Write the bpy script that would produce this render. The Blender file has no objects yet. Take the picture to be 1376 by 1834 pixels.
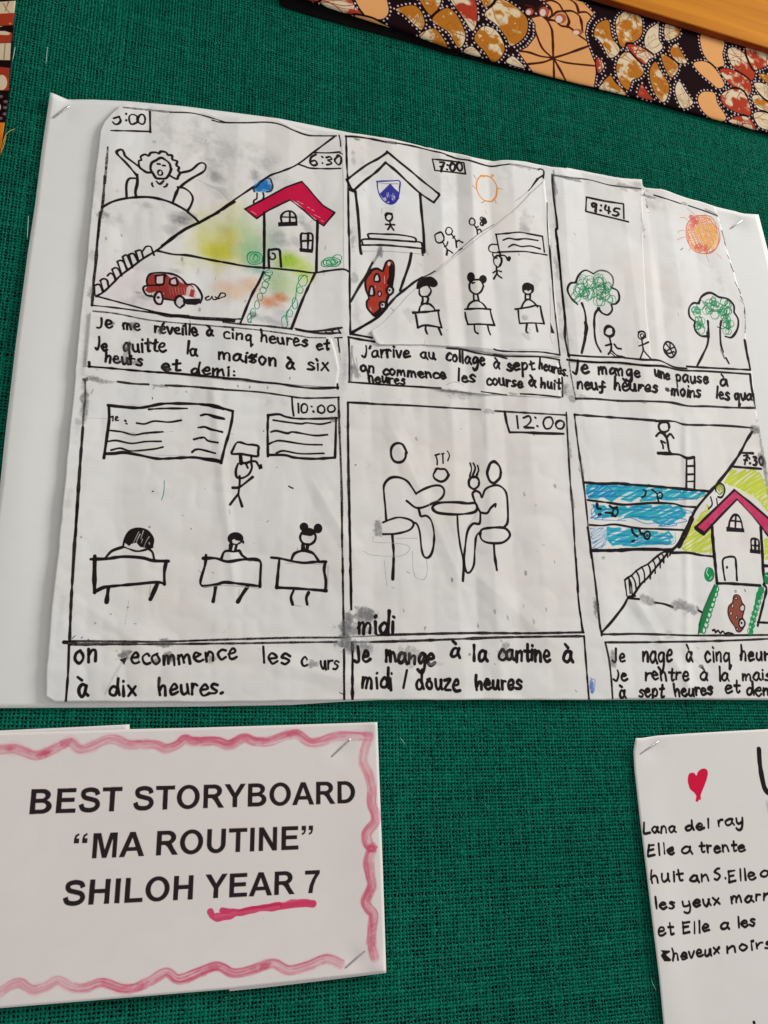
import bpy, math, random
import numpy as np
from mathutils import Matrix, Vector

random.seed(7)
RNG = np.random.default_rng(11)
scene = bpy.context.scene

# ------------------------------------------------------------------ camera
# The pinboard is the plane y = 0 facing -Y, x to the right, z up.
FPX = 1548.0                     # focal length in pixels of a 1376 x 1834 frame
CX, CY = 688.0, 917.0
def _n(v):
    v = np.array(v, float)
    return v / np.linalg.norm(v)
AX = _n((4712.0, -403.0, -FPX))              # board's x axis seen from the camera
AZ = _n((-88.0, 4917.0, -FPX))
AZ = _n(AZ - AX * np.dot(AX, AZ))
AY = np.cross(AZ, AX)
AMAT = np.array([AX, AY, AZ])                # camera -> world rotation
CAMD = 0.70                                  # camera to board, metres
CAMP = np.array([0.0, -CAMD, 0.0])
cam_data = bpy.data.cameras.new("camera")
cam = bpy.data.objects.new("camera", cam_data)
scene.collection.objects.link(cam)
cam_data.sensor_fit = 'HORIZONTAL'
cam_data.sensor_width = 36.0
cam_data.lens = FPX / 1376.0 * 36.0
cam_data.clip_start = 0.01
cam_data.clip_end = 50
m4 = Matrix([list(AMAT[0]) + [CAMP[0]], list(AMAT[1]) + [CAMP[1]], list(AMAT[2]) + [CAMP[2]], [0, 0, 0, 1]])
cam.matrix_world = m4
scene.camera = cam

def ray(px, py, h=0.0):
    """points of the plane y=-h that the photo shows at (px,py)"""
    px = np.asarray(px, float); py = np.asarray(py, float); h = np.asarray(h, float)
    d = np.stack([px - CX, -(py - CY), np.full(np.shape(px), -FPX)], -1) @ AMAT.T
    t = (-h - CAMP[1]) / d[..., 1]
    return CAMP + d * t[..., None]

# ------------------------------------------------------------------ world and lamps
world = bpy.data.worlds.new("World"); scene.world = world
world.use_nodes = True
world.node_tree.nodes["Background"].inputs[0].default_value = (1.0, 0.98, 0.96, 1)
world.node_tree.nodes["Background"].inputs[1].default_value = 0.46
def area_lamp(name, loc, target, size, power, col):
    ld = bpy.data.lights.new(name, 'AREA'); ld.shape = 'RECTANGLE'; ld.size = size[0]; ld.size_y = size[1]
    ld.energy = power; ld.color = col
    o = bpy.data.objects.new(name, ld); scene.collection.objects.link(o)
    o.location = loc
    o.rotation_euler = (Vector(target) - Vector(loc)).to_track_quat('-Z', 'Y').to_euler()
    return o
area_lamp("window_light", (2.9, -1.25, 2.1), (0.0, 0, -0.1), (1.1, 1.1), 108, (1.0, 0.977, 0.945))
scene.view_settings.view_transform = 'Standard'
scene.view_settings.look = 'None'
scene.view_settings.exposure = 0.0
scene.view_settings.gamma = 1.0

# ------------------------------------------------------------------ small helpers
C = scene.collection
def tag(o, label=None, cat=None, group=None, kind=None):
    if label: o['label'] = label
    if cat: o['category'] = cat
    if group: o['group'] = group
    if kind: o['kind'] = kind
    return o
def empty(name, loc=(0, 0, 0)):
    o = bpy.data.objects.new(name, None); C.objects.link(o); o.location = loc; o.empty_display_size = 0.02
    return o
def mesh_obj(name, verts, faces, mat, parent=None, smooth=True, uv=None):
    me = bpy.data.meshes.new(name)
    verts = np.asarray(verts, np.float32); faces = np.asarray(faces, np.int32)
    nf, k = faces.shape
    me.vertices.add(len(verts)); me.vertices.foreach_set("co", verts.ravel())
    me.loops.add(nf * k); me.loops.foreach_set("vertex_index", faces.ravel())
    me.polygons.add(nf)
    me.polygons.foreach_set("loop_start", np.arange(0, nf * k, k, dtype=np.int32))
    me.polygons.foreach_set("loop_total", np.full(nf, k, np.int32))
    me.polygons.foreach_set("use_smooth", np.full(nf, smooth, bool))
    if uv is not None:
        l = me.uv_layers.new(name="uv")
        l.data.foreach_set("uv", np.asarray(uv, np.float32)[faces.ravel()].ravel())
    me.update(calc_edges=True)
    if mat: me.materials.append(mat)
    o = bpy.data.objects.new(name, me); C.objects.link(o)
    if parent: o.parent = parent
    return o

# ------------------------------------------------------------------ noise
def vnoise(H, W, cell, seed=0):
    r = np.random.default_rng(seed)
    gh, gw = int(H / cell) + 3, int(W / cell) + 3
    g = r.random((gh, gw))
    y = np.arange(H) / cell; x = np.arange(W) / cell
    yi = y.astype(int); xi = x.astype(int)
    fy = y - yi; fx = x - xi
    fy = fy * fy * (3 - 2 * fy); fx = fx * fx * (3 - 2 * fx)
    fy = fy[:, None]; fx = fx[None, :]
    a = g[yi][:, xi]; b = g[yi][:, xi + 1]; c = g[yi + 1][:, xi]; d = g[yi + 1][:, xi + 1]
    return (a * (1 - fx) + b * fx) * (1 - fy) + (c * (1 - fx) + d * fx) * fy
def fbm(H, W, cell, seed=0, octs=4):
    s = 0; amp = 1; tot = 0
    for k in range(octs):
        s = s + amp * vnoise(H, W, max(cell / 2 ** k, 1.01), seed * 13 + k); tot += amp; amp *= .55
    return s / tot

# ------------------------------------------------------------------ drawing on paper
def catmull(p, step=5.0):
    p = np.asarray(p, float)
    if len(p) < 3: return densify(p, step)
    q = np.vstack([2 * p[0] - p[1], p, 2 * p[-1] - p[-2]])
    if np.allclose(p[0], p[-1]): q[0] = p[-2]; q[-1] = p[1]
    out = []
    for i in range(1, len(q) - 2):
        n = max(2, int(np.linalg.norm(q[i + 1] - q[i]) / step) + 1)
        t = np.linspace(0, 1, n, endpoint=False)[:, None]
        out.append(.5 * (2 * q[i] + (q[i + 1] - q[i - 1]) * t + (2 * q[i - 1] - 5 * q[i] + 4 * q[i + 1] - q[i + 2]) * t ** 2
                         + (3 * q[i] - q[i - 1] - 3 * q[i + 1] + q[i + 2]) * t ** 3))
    out.append(q[-2:-1])
    return np.vstack(out)
def densify(p, step=5.0):
    p = np.asarray(p, float); out = []
    for a, b in zip(p[:-1], p[1:]):
        n = max(1, int(np.linalg.norm(b - a) / step))
        out.append(a + (b - a) * np.linspace(0, 1, n, endpoint=False)[:, None])
    out.append(p[-1:])
    return np.vstack(out)

INK = (27, 20, 21)
class Canvas:
    """a sheet's print: drawn in the sheet's own plane, metres -> texels"""
    def __init__(s, corners, ppm, base):
        P = ray([c[0] for c in corners], [c[1] for c in corners])
        s.x0, s.x1 = P[:, 0].min() - .005, P[:, 0].max() + .005
        s.z0, s.z1 = P[:, 2].min() - .005, P[:, 2].max() + .005
        s.k = ppm
        s.W = int((s.x1 - s.x0) * ppm); s.H = int((s.z1 - s.z0) * ppm)
        s.img = np.empty((s.H, s.W, 3), np.float32); s.img[:] = np.array(base) / 255.
        s.ox = s.oy = 0.; s.sc = 1.; s.seed = 1
    def view(s, ox, oy, sc): s.ox, s.oy, s.sc = ox, oy, sc
    def photo(s, p):
        p = np.asarray(p, float)
        return p / s.sc + np.array([s.ox, s.oy])
    def plane(s, p):
        q = s.photo(p); w = ray(q[..., 0], q[..., 1])
        return np.stack([(w[..., 0] - s.x0) * s.k, (s.z1 - w[..., 2]) * s.k], -1)
    def uv(s, px, py):
        w = ray(px, py)
        return np.stack([(w[..., 0] - s.x0) * s.k / s.W, 1 - (s.z1 - w[..., 2]) * s.k / s.H], -1)
    def scale_at(s, p):
        p = np.asarray(p, float)
        a = s.plane(p); b = s.plane(p + [s.sc, 0]); c = s.plane(p + [0, s.sc])
        return .5 * (np.linalg.norm(b - a) + np.linalg.norm(c - a)) / s.sc
    def _paint(s, x, y, m, col, a):
        reg = s.img[y:y + m.shape[0], x:x + m.shape[1]]
        mm = (m * a)[..., None]
        reg[:] = reg * (1 - mm) + np.array(col, np.float32) / 255. * mm
    def _segs(s, q, r):
        """coverage mask of a chain of capsules, texel coords"""
        R = r.max() + 2
        x0 = max(int(q[:, 0].min() - R), 0); y0 = max(int(q[:, 1].min() - R), 0)
        x1 = min(int(q[:, 0].max() + R) + 2, s.W); y1 = min(int(q[:, 1].max() + R) + 2, s.H)
        if x1 <= x0 or y1 <= y0: return None
        m = np.zeros((y1 - y0, x1 - x0), np.float32)
        if len(q) == 1: q = np.vstack([q, q + .01]); r = np.append(r, r)
        for i in range(len(q) - 1):
            a, b = q[i], q[i + 1]; ra = max(r[i], r[i + 1]) + 1.5
            u0 = max(int(min(a[0], b[0]) - ra), x0); v0 = max(int(min(a[1], b[1]) - ra), y0)
            u1 = min(int(max(a[0], b[0]) + ra) + 2, x1); v1 = min(int(max(a[1], b[1]) + ra) + 2, y1)
            if u1 <= u0 or v1 <= v0: continue
            X = np.arange(u0, u1)[None, :] + .5; Y = np.arange(v0, v1)[:, None] + .5
            d = b - a; L = max(d @ d, 1e-9)
            t = np.clip(((X - a[0]) * d[0] + (Y - a[1]) * d[1]) / L, 0, 1)
            dist = np.sqrt((X - a[0] - t * d[0]) ** 2 + (Y - a[1] - t * d[1]) ** 2)
            c = np.clip((r[i] * (1 - t) + r[i + 1] * t) - dist + .5, 0, 1)
            w = m[v0 - y0:v1 - y0, u0 - x0:u1 - x0]
            np.maximum(w, c, out=w)
        return x0, y0, m
    def stroke(s, pts, w=10, col=INK, a=.96, smooth=True, wob=.16, taper=0., dry=0.):
        pts = np.asarray(pts, float)
        step = 2.2 * s.sc
        p = catmull(pts, step) if smooth else densify(pts, step)
        q = s.plane(p)
        k = s.scale_at(p[len(p) // 2])
        s.seed += 1
        if tuple(col) == INK: w = w * 1.2
        n = len(q); g = np.random.default_rng(s.seed)
        kn = g.normal(0, 1, n // 5 + 3)
        nz = np.interp(np.arange(n) / 5., np.arange(len(kn)), kn)
        r = .5 * w * k * np.clip(1 + wob * nz, .55, 1.6)
        if taper:
            t = np.linspace(0, 1, n); r = r * (1 - taper * t)
        res = s._segs(q, r)
        if res is None: return
        x, y, m = res
        if dry:
            nn = vnoise(m.shape[0], m.shape[1], 3.0, s.seed)
            m = m * np.clip(1 - dry * (nn > .45), 0, 1)
        s._paint(x, y, m, col, a)
    def lines(s, w, *polys, col=INK, smooth=True, **k):
        for p in polys: s.stroke(p, w, col, smooth=smooth, **k)
    def ell(s, cx, cy, rx, ry, w=10, col=INK, rot=0., a0=0, a1=375, jit=.05, **k):
        g = np.random.default_rng(int(cx * 7 + cy) % 9999)
        t = np.radians(np.arange(a0, a1 + 1, 30))
        j = 1 + g.normal(0, jit, len(t))
        x = np.cos(t) * rx * j; y = np.sin(t) * ry * j
        c, d = math.cos(math.radians(rot)), math.sin(math.radians(rot))
        s.stroke(np.stack([cx + x * c - y * d, cy + x * d + y * c], -1), w, col, **k)
    def polymask(s, contours_tex):
        al = np.vstack(contours_tex)
        x0 = max(int(al[:, 0].min()) - 1, 0); y0 = max(int(al[:, 1].min()) - 1, 0)
        x1 = min(int(al[:, 0].max()) + 2, s.W); y1 = min(int(al[:, 1].max()) + 2, s.H)
        if x1 <= x0 or y1 <= y0: return None
        ss = 3
        H, W = (y1 - y0) * ss, (x1 - x0) * ss
        Y = (np.arange(H) + .5) / ss + y0
        acc = np.zeros((H, W + 1), np.int8)
        for c in contours_tex:
            d = np.roll(c, -1, 0)
            for (ax, ay), (bx, by) in zip(c, d):
                if ay == by: continue
                lo, hi = (ay, by) if ay < by else (by, ay)
                i0 = np.searchsorted(Y, lo); i1 = np.searchsorted(Y, hi)
                if i1 <= i0: continue
                yy = Y[i0:i1]
                xx = ax + (yy - ay) * (bx - ax) / (by - ay)
                xi = np.clip(((xx - x0) * ss + .5).astype(int), 0, W)
                acc[np.arange(i0, i1), xi] ^= 1
        ins = (np.cumsum(acc, 1) & 1)[:, :W].astype(np.float32)
        return x0, y0, ins.reshape(y1 - y0, ss, x1 - x0, ss).mean((1, 3))
    def fill(s, pts, col=INK, a=.96, smooth=False, mott=0.):
        p = np.asarray(pts, float)
        if smooth: p = catmull(np.vstack([p, p[:1]]), 4 * s.sc)[:-1]
        res = s.polymask([s.plane(p)])
        if res is None: return
        x, y, m = res
        if mott:
            s.seed += 1
            m = m * (1 - mott * fbm(m.shape[0], m.shape[1], 14, s.seed))
        s._paint(x, y, m, col, a)
    def disc(s, cx, cy, rx, ry, col=INK, a=.96):
        t = np.radians(np.arange(0, 360, 20))
        s.fill(np.stack([cx + rx * np.cos(t), cy + ry * np.sin(t)], -1), col, a)
    def smudge(s, cx, cy, rx, ry, col=(90, 88, 90), a=.5, cell=12, hard=1.6, rot=0, rag=.9):
        """a water stain, rubbed ink or painted shade"""
        c = s.plane(np.array([cx, cy])); k = s.scale_at([cx, cy])
        if max(col) < 170 and max(col) - min(col) < 14 and max(col) > 60: col = [v - 6 for v in col]; rx *= 1.12; ry *= 1.15; a = a * .82; hard = hard * .85
        RX, RY = rx * k, ry * k
        R = int(max(RX, RY) * 1.8) + 3
        x0 = max(int(c[0]) - R, 0); y0 = max(int(c[1]) - R, 0); x1 = min(int(c[0]) + R, s.W); y1 = min(int(c[1]) + R, s.H)
        if x1 <= x0 or y1 <= y0: return
        X = np.arange(x0, x1)[None, :] - c[0]; Y = np.arange(y0, y1)[:, None] - c[1]
        cr, sr = math.cos(math.radians(rot)), math.sin(math.radians(rot))
        U = (X * cr + Y * sr) / RX; V = (-X * sr + Y * cr) / RY
        s.seed += 1
        n = fbm(y1 - y0, x1 - x0, cell * k * s.sc if cell * k * s.sc > 2 else 2, s.seed, 4)
        d = np.sqrt(U * U + V * V) + rag * (n - .5) * 2
        m = np.clip((1.15 - d) * hard, 0, 1); m = m * m * (3 - 2 * m)
        n2 = fbm(y1 - y0, x1 - x0, 6, s.seed + 77, 3)
        m = m * (.6 + .8 * (n2 - .2))
        s._paint(x0, y0, np.clip(m, 0, 1).astype(np.float32), col, a)
    def wash(s, cx, cy, rx, ry, col, a=.6, rag=.4):
        s.smudge(cx, cy, rx * 1.25, ry * 1.25, col, a, cell=34, hard=.95, rag=rag)
    def clip_start(s): s._keep = s.img.copy()
    def clip_end(s, pts):
        res = s.polymask([s.plane(np.asarray(pts, float))])
        if res is None: return
        x, y, m = res; M = np.zeros((s.H, s.W, 1), np.float32); M[y:y + m.shape[0], x:x + m.shape[1], 0] = m
        s.img = s._keep * (1 - M) + s.img * M
        s._keep = None
    def hatch(s, poly, col, ang=-25, gap=12, w=12, a=.75, jit=.35, seed=3, back=True):
        """marker scribble inside a polygon: to-and-fro strokes"""
        poly = np.asarray(poly, float); g = np.random.default_rng(seed)
        c, d = math.cos(math.radians(ang)), math.sin(math.radians(ang))
        R = np.array([[c, d], [-d, c]]); q = poly @ R.T
        ys = np.arange(q[:, 1].min() + gap * .3, q[:, 1].max(), gap); pts = []; side = 0
        for yv in ys:
            xs = []
            for (ax, ay), (bx, by) in zip(q, np.roll(q, -1, 0)):
                if (ay - yv) * (by - yv) < 0: xs.append(ax + (yv - ay) * (bx - ax) / (by - ay))
            xs.sort()
            for i in range(0, len(xs) - 1, 2):
                A, B = xs[i], xs[i + 1]; L = B - A
                A += abs(g.normal(0, jit * gap)); B -= abs(g.normal(0, jit * gap))
                if B <= A: continue
                seg = [(A, yv + g.normal(0, gap * .2)), ((A + B) / 2, yv + g.normal(0, gap * .25)), (B, yv + g.normal(0, gap * .2))]
                if side: seg = seg[::-1]
                side ^= 1
                if back and len(xs) == 2: pts += seg
                else: s.stroke(np.array(seg) @ R, w, col, a, wob=.2)
        if pts: s.stroke(np.array(pts) @ R, w, col, a, smooth=False, wob=.2)
    def curls(s, cx, cy, rx, ry, n=16, r=18, w=4, col=(20, 130, 75), a=.85, seed=1):
        g = np.random.default_rng(seed); pts = []
        for i in range(n):
            t = g.uniform(0, 6.28); q = math.sqrt(g.random())
            x = cx + rx * q * math.cos(t); y = cy + ry * q * math.sin(t); rr = r * g.uniform(.7, 1.3); p0 = g.uniform(0, 6.28)
            for k in range(7):
                pts.append((x + rr * math.cos(p0 + k), y + rr * 1.1 * math.sin(p0 + k)))
        s.stroke(pts, w, col, a)
    def image(s, name):
        im = bpy.data.images.new(name, s.W, s.H)
        buf = np.ones((s.H, s.W, 4), np.float32); buf[..., :3] = np.clip(s.img, 0, 1)[::-1]
        im.pixels.foreach_set(buf.ravel()); im.update(); im.pack()
        return im

# ------------------------------------------------------------------ hand lettering
O_ = [(.4, 1), (.1, .75), (.06, .35), (.35, 0), (.65, .25), (.68, .7), (.4, 1), (.25, .93)]
HG = {
 'a': (.92, [[(.72, .85), (.42, 1), (.1, .65), (.08, .25), (.3, 0), (.6, .25), (.74, .88)], [(.74, .92), (.72, .4), (.92, .0)]]),
 'c': (.8, [[(.72, .85), (.45, 1), (.1, .6), (.2, .1), (.5, 0), (.78, .15)]]),
 'd': (.9, [[(.68, .6), (.42, .85), (.1, .5), (.2, .05), (.5, .05), (.72, .55)], [(.74, 1.8), (.72, .8), (.84, 0)]]),
 'e': (.85, [[(.12, .48), (.65, .6), (.62, .9), (.35, 1), (.08, .55), (.25, .05), (.5, 0), (.8, .18)]]),
 'f': (.8, [[(.82, .95), (.6, 1.1), (.46, .6), (.42, -.35), (.15, -.5)], [(.1, .28), (.8, .38)]]),
 'g': (.88, [[(.68, .85), (.4, 1), (.1, .6), (.25, .08), (.6, .3), (.7, .9)], [(.72, .95), (.8, .1), (.72, -.65), (.45, -.85), (.1, -.5)]]),
 'h': (.85, [[(.1, 1.75), (.12, .9), (.14, 0)], [(.13, .5), (.4, .95), (.62, .8), (.7, 0)]]),
 'i': (.4, [[(.18, .95), (.2, 0)], [(.2, 1.38), (.22, 1.45)]]),
 'l': (.4, [[(.18, 1.8), (.22, 0)]]),
 'm': (1.2, [[(.06, .95), (.1, 0)], [(.1, .5), (.32, .95), (.5, .8), (.52, .05)], [(.52, .5), (.78, .95), (.95, .8), (1.05, 0)]]),
 'n': (.85, [[(.08, .95), (.12, 0)], [(.12, .5), (.4, .95), (.62, .8), (.7, 0)]]),
 'o': (.82, [O_]),
 'p': (.85, [[(.1, .95), (.16, -.85)], [(.12, .7), (.45, 1), (.7, .65), (.5, .12), (.15, .15)]]),
 'q': (.92, [[(.68, .85), (.4, 1), (.1, .6), (.25, .08), (.6, .3), (.7, .9)], [(.72, .95), (.78, -.5), (.82, -.85), (1.0, -.5)]]),
 'r': (.68, [[(.1, .95), (.14, 0)], [(.13, .5), (.32, .9), (.62, .88)]]),
 's': (.72, [[(.62, .9), (.35, 1), (.14, .75), (.38, .52), (.62, .28), (.42, 0), (.06, .08)]]),
 't': (.68, [[(.3, 1.55), (.34, .3), (.42, 0), (.62, .1)], [(.02, .92), (.62, 1.0)]]),
 'u': (.88, [[(.08, .95), (.1, .3), (.35, 0), (.62, .25), (.66, .95)], [(.66, .95), (.72, .3), (.82, 0)]]),
 'v': (.8, [[(.06, .95), (.35, 0), (.7, .95)]]),
 'x': (.8, [[(.08, .95), (.7, 0)], [(.68, .95), (.08, 0)]]),
 'y': (.85, [[(.08, .95), (.15, .35), (.4, .15), (.64, .4)], [(.66, .95), (.7, .1), (.6, -.65), (.35, -.8), (.08, -.5)]]),
 'z': (.8, [[(.1, .9), (.65, .95), (.1, .02), (.72, .05)]]),
 'J': (.75, [[(.48, 1.65), (.5, .9), (.45, .2), (.25, 0), (.02, .2)]]),
 'E': (.95, [[(.12, 1.7), (.15, .8), (.12, 0)], [(.12, 1.65), (.72, 1.7)], [(.14, .85), (.62, .9)], [(.12, .0), (.8, .12)]]),
 'L': (.8, [[(.1, 1.9), (.14, .9), (.12, .0), (.75, .05)]]),
 'S': (.9, [[(.7, 1.35), (.4, 1.45), (.12, 1.1), (.4, .75), (.68, .4), (.45, 0), (.08, .1)]]),
 "'": (.3, [[(.2, 1.8), (.1, 1.4)]]),
 '.': (.4, [[(.2, .03), (.24, .02)]]),
 ':': (.45, [[(.2, .2), (.23, .19)], [(.2, .8), (.22, .81)]]),
 '/': (.6, [[(.5, 1.6), (.2, .0)]]),
 '0': (.85, [O_]),
 '1': (.4, [[(.18, 1), (.2, 0)]]),
 '2': (.85, [[(.1, .8), (.35, 1), (.62, .75), (.4, .4), (.1, .02), (.75, .04)]]),
 '3': (.75, [[(.1, .9), (.4, 1), (.55, .75), (.28, .52), (.58, .4), (.5, .05), (.08, .05)]]),
 '4': (.85, [[(.2, 1), (.1, .45), (.7, .42)], [(.55, .95), (.55, 0)]]),
 '5': (.8, [[(.65, 1), (.2, .97), (.15, .6), (.5, .6), (.62, .3), (.4, 0), (.05, .08)]]),
 '6': (.85, [[(.6, 1), (.2, .7), (.08, .3), (.35, 0), (.65, .2), (.5, .45), (.15, .3)]]),
 '7': (.75, [[(.05, .95), (.6, .98), (.4, .5), (.28, 0)], [(.15, .5), (.6, .52)]]),
 '9': (.8, [[(.6, .9), (.35, 1), (.1, .75), (.3, .5), (.58, .7), (.62, .95)], [(.62, .95), (.62, 0)]]),
}
HG['à'] = (.92, HG['a'][1] + [[(.15, 1.65), (.42, 1.35)]])
HG['é'] = (.85, HG['e'][1] + [[(.3, 1.3), (.55, 1.55)]])
HG['è'] = (.85, HG['e'][1] + [[(.2, 1.55), (.5, 1.3)]])
def hand(cv, text, x0, y0, x1, y1, xh, w=10, col=INK, jit=.045, a=.96, asc=1.0, slant=0.):
    """handwriting on the baseline (x0,y0)-(x1,y1), x-height xh"""
    tot = sum(HG[c][0] if c != ' ' else .6 for c in text) - .12
    sx = math.hypot(x1 - x0, y1 - y0) / tot
    ux, uy = (x1 - x0) / math.hypot(x1 - x0, y1 - y0), (y1 - y0) / math.hypot(x1 - x0, y1 - y0)
    cur = 0.
    g = np.random.default_rng(abs(hash_s(text)) + int(x0))
    for ch in text:
        if ch == ' ': cur += .6; continue
        adv, st = HG[ch]
        dy = g.normal(0, .04); sz = 1 + g.normal(0, .05); sl = slant + g.normal(0, .05)
        for pl in st:
            P = []
            for (gx, gy) in pl:
                gx = gx * .86 + .04 * adv + g.normal(0, jit * .7); gy = gy * sz + g.normal(0, jit) + dy
                if gy > 1.1: gy = 1 + (gy - 1) * asc
                X = (cur + gx) * sx + gy * xh * sl; Y = gy * xh
                P.append((x0 + X * ux + Y * uy * .3, y0 + X * uy - Y))
            cv.stroke(P, w * 1.08, col, a, wob=.13)
        cur += adv
def hash_s(t):
    h = 5
    for c in t: h = (h * 31 + ord(c)) % 100003
    return h

# ------------------------------------------------------------------ printed capitals
def arc(cx, cy, rx, ry, a0, a1, n=14):
    t = np.radians(np.linspace(a0, a1, n))
    return [(cx + rx * math.cos(v), cy + ry * math.sin(v)) for v in t]
def ribbon(pts, th):
    p = catmull(pts, .03); d = np.gradient(p, axis=0); d /= np.linalg.norm(d, axis=1)[:, None]
    nrm = np.stack([-d[:, 1], d[:, 0]], -1)
    return [tuple(v) for v in np.vstack([p + nrm * th / 2, (p - nrm * th / 2)[::-1]])]
PG = {
 'A': (1.0, [[(0, 0), (.395, 1), (.61, 1), (1.01, 0), (.79, 0), (.705, .23), (.30, .23), (.215, 0)], [(.36, .385), (.645, .385), (.503, .775)]]),
 'B': (1.0, [[(.10, 0), (.10, 1), (.52, 1)] + arc(.52, .745, .34, .255, 88, -55) + arc(.56, .285, .37, .285, 62, -90), 
             [(.30, .83), (.30, .605), (.51, .605)] + arc(.51, .718, .145, .112, -88, 88), [(.30, .17), (.30, .44), (.54, .44)] + arc(.54, .305, .175, .135, 88, -88)]),
 'D': (1.0, [[(.10, 0), (.10, 1), (.45, 1)] + arc(.45, .5, .49, .5, 88, -88), [(.30, .83), (.30, .17), (.43, .17)] + arc(.43, .5, .30, .33, -88, 88)]),
 'E': (.93, [[(.10, 0), (.10, 1), (.84, 1), (.84, .83), (.30, .83), (.30, .61), (.80, .61), (.80, .44), (.30, .44), (.30, .17), (.86, .17), (.86, 0)]]),
 'H': (1.0, [[(.10, 0), (.10, 1), (.30, 1), (.30, .61), (.70, .61), (.70, 1), (.90, 1), (.90, 0), (.70, 0), (.70, .44), (.30, .44), (.30, 0)]]),
 'I': (.39, [[(.10, 0), (.10, 1), (.30, 1), (.30, 0)]]),
 'L': (.85, [[(.10, 0), (.10, 1), (.30, 1), (.30, .17), (.81, .17), (.81, 0)]]),
 'M': (1.16, [[(.10, 0), (.10, 1), (.40, 1), (.58, .32), (.76, 1), (1.06, 1), (1.06, 0), (.88, 0), (.88, .79), (.67, 0), (.49, 0), (.28, .79), (.28, 0)]]),
 'N': (1.0, [[(.10, 0), (.10, 1), (.30, 1), (.71, .33), (.71, 1), (.90, 1), (.90, 0), (.70, 0), (.29, .65), (.29, 0)]]),
 'O': (1.09, [arc(.545, .5, .485, .515, 0, 350, 36), arc(.545, .5, .28, .35, 0, 350, 36)]),
 'R': (1.0, [[(.10, 0), (.10, 1), (.55, 1)] + arc(.55, .715, .345, .285, 88, -60) + [(.80, .30), (1.0, 0), (.76, 0), (.55, .33), (.45, .415), (.30, .415), (.30, 0)],
             [(.30, .83), (.30, .58), (.53, .58)] + arc(.53, .705, .155, .125, -88, 88)]),
 'S': (.93, [ribbon([(.78, .70), (.70, .86), (.47, .92), (.24, .86), (.20, .72), (.28, .60), (.50, .53), (.72, .45), (.79, .28), (.68, .13), (.46, .08), (.22, .14), (.13, .33)], .19)]),
 'T': (.85, [[(.33, 0), (.33, .83), (.03, .83), (.03, 1), (.82, 1), (.82, .83), (.53, .83), (.53, 0)]]),
 'U': (1.0, [[(.10, 1), (.10, .42)] + arc(.5, .38, .40, .395, 180, 360) + [(.90, 1), (.70, 1), (.70, .42)] + arc(.5, .38, .20, .225, 360, 180) + [(.30, 1)]]),
 'Y': (.93, [[(0, 1), (.235, 1), (.465, .61), (.70, 1), (.93, 1), (.565, .42), (.565, 0), (.365, 0), (.365, .42)]]),
 '7': (.78, [[(.06, .985), (.72, .985), (.72, .85), (.55, .6), (.44, .3), (.40, 0), (.21, 0), (.26, .32), (.38, .6), (.51, .815), (.06, .815)]]),
 ' ': (.39, []),
 '<': (.70, [[(.05 + d, .62), (.05 + d, .8), (.10 + d, .95), (.22 + d, 1.02), (.25 + d, .95), (.16 + d, .89), (.14 + d, .81), (.25 + d, .81), (.25 + d, .62)] for d in (0, .32)]),
 '>': (.70, [[(.27 + d, 1.0), (.27 + d, .82), (.22 + d, .67), (.10 + d, .60), (.07 + d, .67), (.16 + d, .73), (.18 + d, .81), (.07 + d, .81), (.07 + d, 1.0)] for d in (0, .32)]),
}
def printed(cv, text, x0, y0, x1, y1, cap, lb=.1, rb=.1):
    A = cv.plane(np.array([x0, y0])); B = cv.plane(np.array([x1, y1]))
    T = cv.plane(np.array([x0, y0 - cap]))
    L = np.linalg.norm(B - A); u = (B - A) / L; up = np.array([u[1], -u[0]]); H = np.linalg.norm(T - A) * 1.0
    tot = sum(PG[c][0] for c in text) - lb - rb
    sx = L / tot; cur = -lb
    for c in text:
        adv, cs = PG[c]
        cont = [np.array([A + u * (cur + gx) * sx + up * gy * H for gx, gy in k]) for k in cs]
        if c in '<>':
            for k in cont:
                r = cv.polymask([k]); cv._paint(r[0], r[1], r[2], (38, 30, 32), .97)
        elif cont:
            r = cv.polymask(cont); cv._paint(r[0], r[1], r[2], (38, 30, 32), .97)
        cur += adv
# ------------------------------------------------------------------ the storyboard drawing
# coordinates below are read off enlargements of the photo: view(origin x, origin y, enlargement)
PAPER = (231, 229, 225)
sb = Canvas([(70, 150), (1500, 250), (1500, 1275), (60, 1275)], 3300, PAPER)
print('storyboard canvas', sb.W, sb.H)
Lw = sb.lines
RED = (150, 34, 26); CRIM = (203, 18, 66); GREEN = (12, 138, 76)
Z1 = (0, 120, 3.276); Z2 = (380, 160, 3.276); Z3 = (120, 380, 4.587); Z4 = (400, 380, 4.587); Z5 = (600, 240, 4.587)
Z6 = (600, 420, 4.587); Z7 = (800, 260, 5.733); Z8 = (800, 440, 5.292); A1 = (960, 290, 3.308); A2 = (980, 460, 3.475)
A3 = (100, 660, 4.587); A4 = (360, 680, 4.587); A5 = (70, 900, 4.587); A6 = (340, 900, 4.3); A7 = (600, 700, 2.991)
A8 = (600, 1000, 2.867); B1 = (1010, 720, 3.760); B2 = (1040, 940, 4.095)
G = sb.smudge
# overall grime, warm and cool staining of the paper
H_, W_ = sb.H, sb.W
n1 = fbm(H_, W_, 260, 5)[..., None]; n2 = fbm(H_, W_, 60, 9)[..., None]
sb.img *= (1 - .05 * (n1 - .5) - .035 * (n2 - .5)).astype(np.float32)
sb.img *= 1 + (n1 - .5).astype(np.float32) * np.array([.03, 0, -.04], np.float32)
gr = np.random.default_rng(2)
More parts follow.
